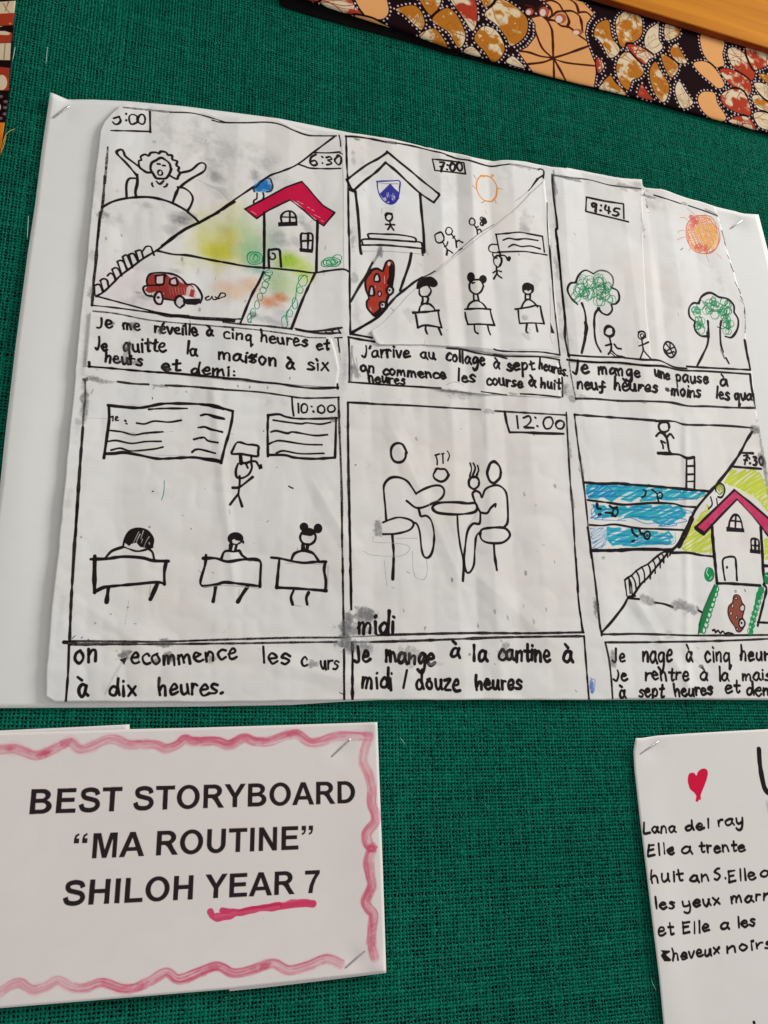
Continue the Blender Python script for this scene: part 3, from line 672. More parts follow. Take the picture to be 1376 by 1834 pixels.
Lw(11, [(978, 0), (1000, 250), (1012, 450), (1030, 640), (1055, 850), (1075, 1035)]); Lw(3, [(980, 400), (985, 700), (985, 860), (1005, 930)], col=(130, 128, 126))
Lw(19, [(1052, 0), (1075, 200), (1090, 380), (1108, 550), (1125, 720), (1122, 860), (1140, 960), (1158, 1048)], dry=.1)
G(1040, 170, 20, 60, (130, 128, 128), .5, cell=7); G(1070, 580, 18, 40, (140, 138, 138), .5, cell=7); G(1075, 650, 15, 15, (130, 130, 130), .5, cell=7)
sb.fill([(0, 945), (200, 955), (450, 978), (480, 1005), (560, 1045), (450, 1040), (280, 1015), (120, 982), (0, 972)], (150, 148, 148), .6, mott=.5)
Lw(13, [(0, 972), (150, 985), (300, 1020), (450, 1042), (570, 1068)], [(450, 1030), (570, 1048), (870, 1052), (1000, 1068), (1070, 1082)], [(450, 980), (500, 995), (620, 1003), (870, 1006), (1000, 1022), (1075, 1036)], dry=.1)
Lw(3, [(600, 985), (900, 980), (1010, 998)], col=(170, 168, 166))
Lw(14, [(1066, 1082), (1075, 1130), (1085, 1160)], [(1095, 1250), (1100, 1340), (1100, 1430)]); G(1115, 1345, 36, 55, (120, 118, 118), .75, cell=8, hard=2)
hand(sb, "à", 440, 1160, 500, 1165, 60, 17); hand(sb, "sept", 570, 1180, 832, 1172, 62, 17, asc=.8); hand(sb, "heures.", 872, 1162, 1148, 1238, 55, 16)
hand(sb, "les", 95, 1275, 275, 1300, 58, 17, asc=1.1); hand(sb, "course", 375, 1315, 722, 1340, 58, 17); hand(sb, "à", 778, 1335, 842, 1340, 60, 17); hand(sb, "huit", 887, 1340, 1078, 1362, 55, 16)
Lw(12, [(330, 1383), (450, 1400), (570, 1414)], [(700, 1404), (850, 1412), (1082, 1436)]); G(640, 1405, 70, 15, (120, 118, 118), .6, cell=8)
G(100, 1385, 150, 22, (130, 128, 128), .7, cell=10, hard=1.5); G(120, 1430, 110, 22, (160, 158, 158), .5, cell=10); Lw(4, [(0, 1320), (60, 1292), (120, 1300), (165, 1325)], col=(120, 118, 116), a=.7)
sb.view(*Z7)
Lw(8, [(800, 160), (820, 180)], a=0.)
Lw(9, [(0, 105), (100, 132), (250, 158), (350, 195), (450, 215), (550, 205), (650, 193)])
Lw(18, [(650, 195), (760, 208), (860, 228), (945, 250)], col=(100, 96, 98), a=.75, dry=.6); G(760, 215, 90, 20, (130, 128, 128), .5, cell=8)
Lw(13, [(940, 245), (975, 245), (1000, 270), (993, 335)], [(992, 308), (935, 345)]); Lw(17, [(935, 345), (905, 385), (870, 435), (840, 468)], taper=.5)
Lw(4, [(840, 468), (780, 520), (705, 575)], col=(110, 106, 104), a=.7)
Lw(13, [(505, 915), (620, 905), (750, 893), (860, 912), (985, 935)], [(985, 935), (995, 1010), (1005, 1095)], [(510, 920), (525, 1000), (545, 1100)], [(530, 1097), (780, 1090), (900, 1105), (1030, 1126)],
   [(580, 975), (640, 955), (720, 968), (810, 960), (940, 978)], [(636, 1045), (690, 1020), (770, 1040), (860, 1035), (960, 1062)])
Lw(11, [(520, 1020), (465, 1018), (435, 1045), (440, 1085), (475, 1100), (525, 1103)], [(478, 1105), (474, 1125), (482, 1142)], [(490, 1150), (550, 1130), (600, 1135), (620, 1160)], [(490, 1162), (520, 1158)])
Lw(16, [(545, 1100), (555, 1135)]); sb.disc(645, 1160, 18, 22); Lw(16, [(615, 1150), (630, 1180), (645, 1182)])
sb.ell(525, 1190, 43, 56, 12); Lw(18, [(565, 1160), (565, 1200), (550, 1235)])
Lw(14, [(512, 1240), (518, 1320)], [(478, 1310), (515, 1288), (562, 1297)], [(516, 1320), (485, 1372)], [(516, 1320), (540, 1345), (567, 1362)])
Lw(9, [(1032, 590), (1035, 780), (1045, 950), (1065, 1180), (1082, 1376)])
Lw(17, [(1085, 300), (1092, 450), (1108, 600), (1130, 750), (1138, 850), (1122, 875), (1140, 1000), (1158, 1150), (1172, 1376)], dry=.1)
G(1110, 440, 25, 60, (120, 118, 118), .6, cell=7); G(1060, 1020, 25, 60, (170, 168, 168), .5); G(1140, 1300, 25, 60, (150, 148, 148), .5, cell=7)
G(1250, 335, 130, 20, (120, 118, 118), .5, cell=8); G(770, 830, 30, 60, (160, 158, 158), .5, cell=6); G(820, 860, 30, 25, (150, 148, 148), .5, cell=5); G(890, 740, 14, 18, (160, 158, 158), .5, cell=5)

# --- panel 3, the playground
sb.view(*A1)
Lw(10, [(100, 78), (200, 92), (260, 98)], col=(80, 76, 78), dry=.4); G(200, 98, 70, 9, (110, 108, 110), .6, cell=6); Lw(6, [(260, 97), (330, 108), (430, 135), (500, 145), (625, 158)], dry=.2)
G(560, 150, 70, 12, (120, 118, 120), .6, cell=6); G(520, 155, 20, 18, (130, 128, 130), .5, cell=6)
G(665, 203, 38, 8, (130, 128, 130), .9, cell=8, hard=3, rag=.3); Lw(6, [(700, 196), (780, 220), (860, 247)], [(905, 258), (1000, 290), (1075, 318)]); G(885, 250, 22, 10, (120, 118, 120), .6); G(1045, 302, 38, 9, (120, 118, 120), .7, rot=20)
G(632, 370, 6, 90, (130, 128, 130), .5, cell=6); G(670, 250, 40, 30, (196, 194, 190), .5)  # first smudge paints the shade along the glued piece's vertical edge
Lw(9, [(300, 208), (410, 232), (520, 248), (522, 335)], [(300, 210), (296, 292), (400, 318), (548, 354)], smooth=False)
hand(sb, "9:45", 318, 282, 495, 328, 48, 10)
sb.ell(988, 430, 96, 118, 5, (222, 110, 80), rot=-25); sb.ell(990, 432, 92, 112, 4, (228, 120, 90), rot=-22)
sb.fill(np.array([(985 + 88 * math.cos(t) * .9 - 30 * math.sin(t), 428 + 105 * math.sin(t) + 25 * math.cos(t)) for t in np.arange(0, 6.28, .3)]), (240, 205, 165), .5)
SUNP = [(985 + 84 * math.cos(t) - 26 * math.sin(t), 428 + 102 * math.sin(t) + 26 * math.cos(t)) for t in np.arange(0, 6.28, .35)]
sb.hatch(SUNP, (226, 96, 60), 68, 10, 4, .65, seed=4); sb.hatch(SUNP, (232, 130, 60), -14, 15, 3.5, .6, seed=6)
sb.hatch([(960, 370), (1050, 370), (1090, 440), (1060, 520), (990, 480), (950, 420)], (238, 180, 90), 80, 9, 7, .75, seed=8)
sb.curls(935, 360, 30, 40, 9, 10, 4, (216, 80, 74), .7, 31); sb.curls(990, 515, 50, 18, 9, 10, 4, (222, 90, 66), .7, 32)
for p in [[(905, 345), (880, 330), (855, 328)], [(880, 405), (848, 408), (846, 420)], [(882, 445), (860, 450), (838, 462)], [(918, 500), (908, 528)], [(1010, 548), (1027, 592)], [(1068, 540), (1103, 572)], [(1085, 380), (1060, 350), (1030, 330)], [(940, 310), (915, 290), (895, 270)], [(1015, 330), (1000, 305)]]:
    Lw(3.5, p, col=(214, 120, 90), a=.7)
sb.view(1280, 360, 9.17)
for p, w in [([(90, 340), (98, 365)], 7), ([(128, 490), (150, 560), (165, 620), (180, 710)], 26), ([(180, 710), (205, 785)], 9), ([(215, 890), (235, 930), (258, 955)], 9), ([(262, 1020), (290, 1100), (315, 1160)], 12),
             ([(335, 1330), (380, 1410)], 11), ([(398, 1435), (432, 1520)], 16), ([(430, 1560), (470, 1640), (492, 1720), (500, 1834)], 18)]:
    sb.stroke(p, w, INK, .9, dry=.5)
G(60, 225, 30, 25, (120, 118, 118), .5, cell=10); G(440, 1640, 45, 50, (150, 148, 148), .5, cell=10)
sb.view(*A2)
Lw(8, [(1230, 340), (1236, 400), (1233, 470)], dry=.7, col=(70, 66, 66)); Lw(13, [(1232, 520), (1245, 600), (1258, 660), (1266, 702)], [(1265, 730), (1272, 800), (1285, 870), (1300, 935)])
Lw(10, [(190, 295), (150, 255), (128, 205), (145, 165), (183, 160)], [(178, 160), (200, 110), (240, 83), (290, 105)]); Lw(10, [(290, 105), (325, 85), (375, 92), (408, 125), (412, 170), (400, 190)], col=(80, 78, 76), a=.85)
Lw(10, [(400, 190), (440, 212), (450, 260), (430, 290), (400, 295)], [(400, 295), (406, 330), (380, 360), (345, 350), (318, 320)])
sb.curls(280, 185, 100, 55, 15, 30, 3.6, (12, 122, 66), .85, 3); sb.curls(210, 235, 36, 36, 6, 24, 3.6, (12, 122, 66), .85, 4); sb.curls(360, 245, 46, 72, 10, 24, 3.6, (12, 122, 66), .85, 5)
Lw(12, [(218, 290), (235, 340), (242, 400), (238, 500), (216, 598)]); Lw(17, [(240, 410), (246, 440), (240, 480)]); Lw(11, [(325, 318), (298, 360), (295, 450), (305, 530), (335, 590)])
sb.ell(387, 464, 30, 32, 15); Lw(10, [(388, 492), (400, 555), (398, 580), (382, 606)], [(398, 580), (435, 612), (470, 620)], [(365, 552), (402, 542)], [(420, 545), (438, 568), (462, 572)]); Lw(5, [(380, 600), (400, 600), (430, 625)])
sb.ell(590, 487, 23, 24, 7); sb.ell(592, 490, 10, 12, 6); Lw(8, [(568, 470), (580, 463), (605, 466), (614, 500)], [(590, 510), (600, 580)], [(570, 555), (600, 545), (632, 530)], [(600, 580), (580, 635)], [(600, 580), (620, 605), (648, 635)])
sb.ell(765, 575, 34, 50, 9, rot=-25); Lw(7, [(745, 545), (768, 570), (795, 560)], [(768, 570), (740, 590)], [(768, 570), (785, 610)], [(768, 570), (765, 535)], [(735, 575), (755, 600), (790, 590)])
Lw(10, [(130, 610), (300, 622), (480, 625)], [(480, 628), (600, 640), (700, 645), (790, 685), (870, 695)], [(870, 682), (1000, 690), (1265, 703)], [(125, 640), (300, 656), (450, 658), (600, 675), (720, 680), (830, 705), (1000, 712), (1265, 730)])
sb.curls(1045, 315, 95, 50, 18, 20, 3.8, (12, 122, 66), .85, 13); sb.curls(955, 420, 24, 40, 7, 20, 3.8, (12, 122, 66), .85, 14); sb.curls(1130, 400, 34, 72, 12, 21, 3.8, (12, 122, 66), .85, 15)
G(960, 425, 18, 14, (20, 140, 80), .7, cell=5); G(1125, 405, 20, 18, (20, 140, 80), .6, cell=5); G(1080, 345, 25, 18, (20, 140, 80), .4, cell=5); sb.curls(925, 335, 20, 20, 6, 18, 4, (24, 140, 84), .85, 16)
Lw(10, [(1000, 495), (955, 490), (922, 455), (920, 402)], [(920, 402), (888, 370), (885, 320), (910, 288), (945, 290)], [(945, 288), (965, 245), (1015, 223), (1070, 250)], [(1070, 250), (1125, 262), (1162, 300), (1165, 345)], [(1165, 345), (1190, 390), (1185, 450), (1150, 500), (1110, 495)])
Lw(11, [(1002, 400), (1005, 460), (1000, 540), (970, 610), (935, 678)]); Lw(16, [(1002, 475), (1004, 495)]); Lw(10, [(1085, 400), (1078, 450), (1082, 540), (1095, 590)], [(1115, 630), (1132, 662)]); Lw(13, [(1085, 580), (1105, 630)], col=(130, 128, 126)); Lw(5, [(1060, 435), (1085, 445)])
Lw(9, [(135, 640), (150, 740), (180, 890)], dry=.5, col=(80, 78, 78)); G(160, 880, 22, 18, (130, 128, 128), .7); G(230, 870, 30, 14, (150, 148, 148), .6)
Lw(10, [(180, 882), (300, 884), (450, 896), (600, 898), (760, 905), (880, 928), (1000, 930), (1150, 938), (1300, 940)], dry=.15); G(600, 905, 22, 9, (120, 118, 118), .6); G(1300, 920, 16, 30, (110, 108, 108), .6)
hand(sb, "Je", 160, 727, 262, 727, 50, 12); hand(sb, "mange", 315, 730, 580, 745, 42, 12); hand(sb, "une", 668, 742, 765, 765, 40, 11); hand(sb, "pause", 800, 775, 1005, 785, 42, 11); hand(sb, "à", 1075, 798, 1125, 800, 45, 12)
hand(sb, "neuf", 185, 818, 358, 825, 45, 12); hand(sb, "hèures", 415, 825, 686, 842, 42, 12); Lw(10, [(530, 740), (528, 770), (500, 800)])
hand(sb, "moins", 770, 858, 955, 875, 42, 11); G(750, 825, 16, 14, (35, 30, 30), 1., cell=5, hard=3, rag=.3); hand(sb, "les", 1048, 875, 1135, 890, 40, 11, asc=.8); hand(sb, "quar", 1165, 892, 1305, 892, 40, 11)

# --- panel 4, the classroom
sb.view(*A3)
G(240, 88, 26, 18, (30, 28, 28), .95, cell=6, hard=2.5); G(370, 95, 120, 22, (105, 103, 104), .8, cell=9, hard=1.6, rot=6)
G(235, 270, 34, 170, (95, 93, 94), .8, cell=12, hard=1.5, rag=.6); Lw(16, [(240, 100), (242, 230), (228, 380), (222, 480)], a=.85, dry=.2, col=(60, 58, 58)); G(200, 440, 40, 30, (160, 158, 158), .5)
Lw(21, [(222, 485), (212, 620), (200, 780), (185, 1000), (172, 1200), (162, 1376)], dry=.1)
Lw(14, [(510, 108), (640, 125), (760, 130)], [(900, 138), (1050, 145), (1200, 155), (1376, 170)], dry=.15); G(830, 138, 90, 12, (100, 98, 98), .7, cell=7)
Lw(20, [(430, 302), (600, 320), (700, 322), (780, 308), (860, 292), (940, 287), (1130, 290), (1240, 300), (1376, 332)], [(436, 308), (438, 420), (420, 560), (395, 735)], [(402, 700), (480, 698), (560, 690), (680, 710), (830, 740), (950, 738), (1130, 730), (1240, 748), (1335, 768)])
Lw(13, [(765, 335), (880, 328), (1080, 328)], [(665, 448), (730, 455), (810, 432), (930, 440), (1030, 425)], [(440, 508), (540, 520), (640, 545), (740, 530), (880, 520)], [(430, 598), (500, 592), (620, 615), (740, 600), (865, 598)],
   [(455, 670), (530, 655), (620, 677), (800, 662), (880, 645)], [(1192, 385), (1240, 375), (1376, 408)], [(1170, 485), (1225, 480), (1290, 502), (1370, 520)], [(1135, 582), (1215, 565), (1250, 595), (1330, 608)], [(1120, 687), (1145, 668), (1190, 665), (1310, 695)])
Lw(11, [(455, 400), (470, 392), (468, 430)], [(490, 420), (510, 400), (495, 395), (490, 425), (515, 425)], [(570, 428), (574, 432)], [(578, 452), (584, 454)]); G(630, 540, 25, 18, (150, 148, 148), .6); G(895, 435, 18, 10, (90, 88, 88), .5); G(740, 530, 16, 10, (90, 88, 88), .5)
Lw(2.5, [(240, 405), (440, 412)], [(880, 525), (970, 515)], [(480, 300), (760, 300)], [(820, 712), (1060, 715)], col=(150, 148, 146), a=.8); Lw(6, [(892, 922), (888, 1010), (870, 1080)], col=(40, 110, 128)); Lw(7, [(792, 1012), (802, 1008)])
Lw(6, [(792, 238), (795, 250)]); sb.curls(1070, 190, 12, 6, 3, 6, 3, (150, 148, 146), .6, 3)
sb.view(*A4)
Lw(13, [(0, 66), (120, 78), (250, 85), (400, 95), (520, 106), (700, 132), (830, 150), (1000, 150), (1137, 145)], dry=.1)
Lw(19, [(0, 205), (100, 210), (180, 235), (262, 258)], [(262, 258), (255, 330), (228, 450), (200, 540), (165, 682)], [(165, 682), (130, 660), (0, 645)])
Lw(13, [(0, 295), (50, 285), (110, 310), (190, 322)], [(0, 395), (30, 388), (80, 410), (175, 430)], [(0, 480), (25, 475), (65, 503), (138, 517)], [(0, 575), (60, 590), (118, 605)])
Lw(18, [(550, 292), (640, 284), (700, 305), (800, 320), (1000, 320), (1115, 315)], [(1110, 315), (1108, 450), (1102, 640)], [(1102, 640), (930, 650), (770, 640), (690, 620), (552, 618)], [(553, 292), (548, 400), (550, 630)])
Lw(13, [(595, 332), (700, 348), (820, 362), (870, 355), (980, 365), (1065, 350)], [(575, 430), (620, 420), (710, 440), (760, 430), (930, 458), (1040, 452)], [(555, 530), (600, 510), (660, 502), (850, 530), (995, 535)], [(620, 602), (680, 585), (820, 608), (1010, 605)])
G(1080, 325, 28, 18, (110, 108, 108), .7, cell=6)
Lw(14, [(748, 143), (752, 220), (762, 296)]); Lw(16, [(1130, 145), (1138, 400), (1150, 700), (1158, 1000), (1160, 1376)], dry=.3)
Lw(13, [(800, 195), (803, 272)]); sb.ell(850, 235, 26, 38, 13); Lw(14, [(908, 220), (912, 222)], [(924, 260), (926, 264)]); sb.ell(988, 245, 28, 34, 13); sb.ell(1072, 238, 30, 28, 13)
Lw(13, [(1208, 186), (1300, 188), (1376, 190)], [(1210, 186), (1212, 500), (1220, 900), (1226, 1376)], dry=.2)
Lw(16, [(255, 608), (265, 570), (292, 520), (325, 515), (380, 532), (430, 535), (472, 548), (470, 590), (465, 628), (400, 622), (330, 610), (255, 608)], [(320, 625), (322, 690)], [(415, 630), (412, 672)], [(325, 682), (370, 685), (410, 672), (450, 672), (470, 700), (478, 715)])
Lw(26, [(328, 625), (330, 688)]); sb.fill([(470, 700), (500, 692), (508, 730), (475, 738)]); sb.disc(488, 715, 17, 19)
Lw(16, [(305, 690), (288, 740), (290, 790), (310, 808), (350, 805), (395, 775), (418, 725), (415, 690)], [(370, 690), (385, 725)], [(318, 792), (318, 850), (308, 940)], [(262, 888), (320, 880), (425, 800)], [(305, 942), (270, 985), (240, 1026)], [(308, 945), (338, 1040)])
Lw(9, [(722, 875), (738, 885), (756, 892)]); sb.disc(515, 422, 5, 5); Lw(4, [(230, 1065), (238, 1100)], col=(150, 148, 146))
sb.view(*A6)
sb.disc(352, 278, 62, 50); sb.fill([(330, 312), (326, 290), (345, 280), (352, 290), (392, 298), (360, 320)], (226, 222, 216)); sb.disc(412, 305, 8, 14)
Lw(20, [(318, 328), (312, 368)], [(360, 328), (350, 368)]); Lw(17, [(245, 428), (262, 385), (290, 372), (340, 378), (380, 372), (402, 405), (438, 432)])
Lw(18, [(105, 430), (200, 430), (290, 455), (400, 440), (500, 438), (545, 460), (545, 540), (540, 648)], [(125, 405), (118, 480), (85, 632), (200, 632), (270, 615), (400, 628), (542, 645)]); Lw(24, [(200, 640), (192, 700), (180, 762)], [(445, 650), (410, 700), (370, 765)])
Lw(8, [(110, 650), (300, 640), (530, 662)], [(380, 665), (378, 720)], [(740, 470), (860, 468), (1030, 478)], [(1065, 490), (1062, 690)], [(800, 790), (862, 800)], col=(175, 172, 170), a=.8)
sb.disc(880, 188, 34, 34); sb.disc(988, 200, 34, 38); sb.disc(912, 228, 52, 34); Lw(16, [(862, 235), (850, 270), (868, 308), (915, 325), (955, 305), (970, 270), (962, 235)]); sb.fill([(870, 250), (945, 262), (940, 290), (912, 310), (880, 295)], (226, 222, 216))
Lw(24, [(872, 322), (874, 365)], [(908, 325), (904, 365)]); Lw(17, [(785, 435), (805, 395), (850, 375), (890, 373), (950, 392), (998, 458)])
Lw(19, [(628, 424), (700, 432), (790, 452), (880, 465), (960, 458), (1050, 456)], [(1045, 460), (1035, 520), (1048, 600), (1045, 682)], [(1050, 680), (860, 665), (670, 655)], [(690, 440), (680, 540), (670, 655)], [(800, 678), (780, 730), (792, 785)], [(915, 695), (898, 735), (905, 785)])
Lw(14, [(0, 1065), (400, 1052), (800, 1042), (1190, 1040)], [(0, 1088), (400, 1085), (800, 1078), (1130, 1074)], dry=.25)
Lw(11, [(1168, 0), (1176, 400), (1185, 900)], dry=.35); Lw(13, [(1190, 1130), (1190, 1515)], [(1228, 0), (1238, 400), (1244, 815)], [(1254, 1160), (1254, 1510)]); Lw(5, [(1155, 1465), (1190, 1480)])
hand(sb, "les", 545, 1235, 765, 1242, 72, 15, asc=.9); hand(sb, "c", 855, 1258, 905, 1260, 65, 15); hand(sb, "urs", 1000, 1278, 1142, 1285, 65, 14)
G(945, 1240, 45, 34, (120, 118, 118), .85, cell=8, hard=2); G(165, 1210, 32, 30, (90, 88, 88), .6, cell=7)
for (x, y, rx, ry, a) in [(1205, 980, 40, 60, .7), (1190, 1060, 50, 50, .85), (1350, 850, 60, 40, .8), (1290, 1000, 70, 40, .5), (1230, 900, 20, 50, .7), (1160, 1090, 40, 30, .7), (1250, 1130, 45, 40, .6), (1330, 1130, 50, 40, .5)]:
    G(x, y, rx, ry, (112, 112, 114), a, cell=9, hard=2)
sb.view(*A5)
sb.fill([(690, 362), (705, 300), (740, 240), (790, 217), (850, 217), (905, 245), (938, 300), (935, 352), (905, 378), (870, 372), (830, 365), (800, 330), (760, 340), (740, 358), (705, 332)], INK)
for p in [[(820, 240), (795, 290), (770, 345)], [(830, 260), (805, 310), (800, 340)], [(905, 280), (880, 320), (862, 365)], [(850, 300), (840, 335)], [(905, 330), (908, 345)], [(860, 225), (835, 300)]]: Lw(8, p, col=(220, 216, 212), a=.85, taper=.4)
sb.fill([(705, 345), (740, 358), (800, 345), (830, 370), (860, 385), (800, 395), (740, 385)], (226, 222, 216), .9)
Lw(14, [(690, 362), (740, 382), (800, 400), (860, 392), (930, 365)], [(690, 362), (705, 300), (740, 240), (790, 217), (850, 217), (905, 245), (938, 300), (930, 365)])
Lw(17, [(545, 455), (600, 398), (690, 365)], [(900, 380), (932, 410), (945, 465)])
Lw(23, [(425, 466), (560, 462), (640, 450), (720, 445), (850, 455), (940, 478), (1062, 482)], [(458, 440), (455, 600), (456, 742)], [(456, 735), (520, 702), (580, 690), (800, 670), (970, 655), (1036, 672)], [(1045, 482), (1030, 570), (1030, 672)]); Lw(27, [(570, 700), (562, 760), (555, 818)], [(970, 672), (940, 740), (915, 795)])
Lw(8, [(915, 680), (908, 770)], col=(185, 182, 180)); Lw(4, [(738, 800), (705, 1010)], col=(120, 118, 116), a=.6, dry=.8)
Lw(21, [(316, 0), (300, 220), (288, 400), (276, 600), (262, 850), (250, 1150)], dry=.08); Lw(17, [(246, 1170), (238, 1400), (220, 1635)]); Lw(26, [(205, 1148), (300, 1152)])
Lw(14, [(245, 1138), (600, 1140), (900, 1145), (1150, 1140), (1376, 1132)], [(245, 1170), (700, 1166), (1376, 1162)], dry=.2); Lw(14, [(245, 1155), (500, 1155), (800, 1157)], dry=.3, col=(70, 66, 66)); G(1050, 1160, 90, 30, (90, 88, 88), .8, cell=8, hard=1.8)
Lw(6, [(270, 1120), (290, 1100), (298, 1095)], [(345, 1115), (358, 1105)], [(400, 1130), (408, 1125)], col=(30, 34, 70)); Lw(3, [(350, 180), (345, 300)], a=0)
hand(sb, "on", 290, 1318, 475, 1312, 100, 19); sb.fill([(660, 1290), (725, 1270), (700, 1335)], (40, 36, 36)); G(700, 1255, 48, 44, (105, 104, 104), .9, cell=8, hard=2)
hand(sb, "ecom", 748, 1318, 1125, 1330, 78, 17); hand(sb, "mence", 1130, 1330, 1628, 1278, 78, 17, a=.96); G(1070, 1270, 50, 40, (70, 68, 68), .7, cell=8); G(960, 1300, 26, 30, (90, 88, 88), .6, cell=8)
hand(sb, "à", 312, 1585, 402, 1588, 100, 20); hand(sb, "dix", 562, 1585, 805, 1585, 88, 19, asc=.75); hand(sb, "heures.", 975, 1585, 1512, 1570, 82, 18); G(985, 1460, 18, 40, (80, 78, 78), .8, cell=7)
Lw(22, [(680, 1320), (600, 1450), (545, 1570)], col=(196, 193, 190), a=.6, dry=.3)
for p in [(588, 918), (460, 988), (345, 282), (905, 200), (728, 860)]: G(p[0], p[1], 8, 8, (120, 118, 118), .8, cell=5)

# --- panel 5, the canteen
sb.view(*A7)
Lw(9, [(70, 62), (250, 72), (400, 78), (600, 90), (780, 100)], [(860, 108), (1000, 116), (1240, 130)], dry=.1); G(820, 110, 36, 14, (150, 148, 148), .7, cell=6)
Lw(10, [(68, 62), (72, 500), (80, 800), (88, 1077)], dry=.25); Lw(9, [(1240, 115), (1250, 300), (1262, 500), (1275, 640), (1288, 870), (1305, 1077)], dry=.15); G(1255, 310, 12, 40, (120, 118, 118), .6, cell=6); G(1272, 600, 10, 40, (120, 118, 118), .6, cell=6)
Lw(12, [(910, 112), (920, 170), (936, 222), (1000, 222), (1100, 227), (1226, 230)], smooth=False)
Lw(9, [(975, 135), (982, 200)], [(1010, 145), (1040, 135), (1050, 160), (1030, 185), (1015, 195), (1065, 198)], [(1073, 142), (1076, 145)], [(1084, 188), (1087, 190)]); sb.ell(1142, 172, 26, 32, 9); sb.ell(1207, 182, 23, 22, 9)
sb.ell(342, 332, 42, 51, 11)
Lw(10, [(275, 692), (270, 620), (264, 560), (264, 505), (295, 468), (340, 463), (385, 482), (415, 520), (435, 552)], [(435, 550), (480, 525), (530, 508), (568, 510), (586, 535), (575, 570), (530, 600), (445, 628), (385, 590)],
   [(448, 628), (455, 655), (462, 672), (492, 670), (518, 700), (532, 770), (525, 850), (505, 890), (480, 890), (465, 850), (455, 760), (440, 715), (415, 702)],
   [(258, 705), (300, 688), (345, 678), (400, 690), (422, 712), (400, 745), (330, 765), (258, 768)]); Lw(13, [(308, 775), (315, 880), (310, 1008)])
G(235, 740, 26, 40, (120, 118, 118), .85, cell=8, hard=2); sb.ell(568, 450, 40, 34, 11)
Lw(7, [(538, 345), (560, 338)], [(540, 345), (548, 370), (548, 395)], [(570, 338), (585, 334)], [(578, 338), (580, 388)], [(603, 322), (614, 345), (605, 374)])
Lw(11, [(530, 640), (525, 620), (560, 600), (650, 597), (710, 603), (752, 602), (762, 630), (740, 652), (650, 662), (560, 655), (530, 640)], [(656, 665), (660, 740), (672, 830), (690, 920), (686, 1018)])
sb.ell(853, 438, 37, 54, 12); sb.ell(746, 492, 28, 33, 11)
Lw(9, [(725, 388), (732, 420), (722, 458)], [(742, 388), (752, 415), (738, 455)], [(765, 400), (770, 425), (760, 450)], [(722, 458), (742, 465), (765, 450)])
Lw(10, [(780, 652), (762, 620), (745, 580), (738, 550), (755, 536), (778, 548), (788, 572), (805, 530), (840, 510), (880, 508), (915, 540), (925, 600), (926, 700), (905, 732)], [(780, 652), (815, 655), (835, 628), (862, 605), (860, 622)],
   [(780, 655), (775, 710), (740, 712), (712, 750), (700, 820), (692, 920), (705, 970), (725, 970), (745, 930), (750, 850), (758, 780), (780, 755)], [(780, 770), (790, 742), (860, 732), (915, 738), (938, 775), (900, 812), (830, 815), (790, 800), (776, 770)]); Lw(12, [(852, 820), (856, 880), (868, 960)])
Lw(4, [(205, 780), (210, 810), (300, 815), (380, 825), (400, 850), (350, 885), (200, 880), (155, 860)], [(265, 910), (278, 1045)], [(415, 860), (420, 960), (440, 1005), (480, 1008), (495, 960), (490, 900)], [(330, 790), (440, 790)], [(505, 640), (510, 600), (560, 585)], [(760, 660), (700, 740)], col=(178, 176, 174), a=.75)
for p in [(435, 255), (1015, 552), (630, 1012), (1180, 510)]: G(p[0], p[1], 8, 12, (130, 128, 128), .7, cell=4)
sb.view(*A8)
Lw(11, [(78, 0), (84, 262)]); Lw(12, [(90, 432), (90, 722)], dry=.2); Lw(10, [(40, 0), (42, 200), (46, 390)], [(45, 470), (48, 725)], dry=.4)
Lw(10, [(215, 395), (400, 390), (700, 384), (1000, 385), (1278, 380)], [(180, 430), (400, 424), (700, 412), (900, 405), (1275, 400)], dry=.15); Lw(6, [(60, 405), (215, 398)], [(90, 430), (180, 430)], col=(110, 108, 108))
G(355, 418, 32, 10, (130, 128, 128), .7, cell=6)
Lw(9, [(1238, 0), (1250, 200), (1272, 378)], [(1280, 400), (1292, 560), (1305, 722)]); 
for (x, y, rx, ry, a) in [(150, 300, 55, 45, .8), (70, 310, 18, 40, .8), (110, 370, 90, 30, .5), (80, 450, 40, 30, .7), (140, 450, 40, 30, .6), (40, 350, 20, 40, .7)]: G(x, y, rx, ry, (115, 114, 116), a, cell=8, hard=2)
hand(sb, "midi", 112, 385, 305, 388, 62, 13, asc=.85); hand(sb, "Je", 100, 540, 180, 528, 52, 13); hand(sb, "mange", 258, 530, 512, 548, 55, 13); hand(sb, "à", 590, 510, 640, 512, 50, 13); hand(sb, "la", 705, 530, 782, 532, 52, 13, asc=.9)
hand(sb, "cantine", 838, 522, 1105, 530, 52, 13); hand(sb, "à", 1172, 530, 1222, 532, 52, 13); hand(sb, "midi", 132, 668, 300, 672, 58, 12, asc=.9); Lw(11, [(370, 575), (352, 665)])
hand(sb, "douze", 415, 670, 642, 680, 52, 12); hand(sb, "heures", 722, 672, 958, 672, 45, 12); G(380, 500, 60, 40, (120, 118, 118), .55, cell=7); G(870, 480, 40, 45, (100, 98, 98), .6, cell=7); G(690, 495, 10, 8, (60, 60, 60), .6); G(520, 540, 50, 12, (190, 188, 186), .5)
G(1318, 655, 13, 36, (70, 110, 190), .85, cell=5, hard=2.5, rag=.4); Lw(3, [(1318, 622), (1335, 625), (1332, 680), (1315, 690)], col=(70, 110, 180)); G(1340, 255, 14, 36, (130, 128, 128), .8, cell=6)
for p in [(885, 300), (1020, 322), (820, 275), (735, 348), (980, 75), (600, 112), (1085, 262), (462, 360)]: G(p[0], p[1], 6, 12, (110, 108, 108), .7, cell=4)

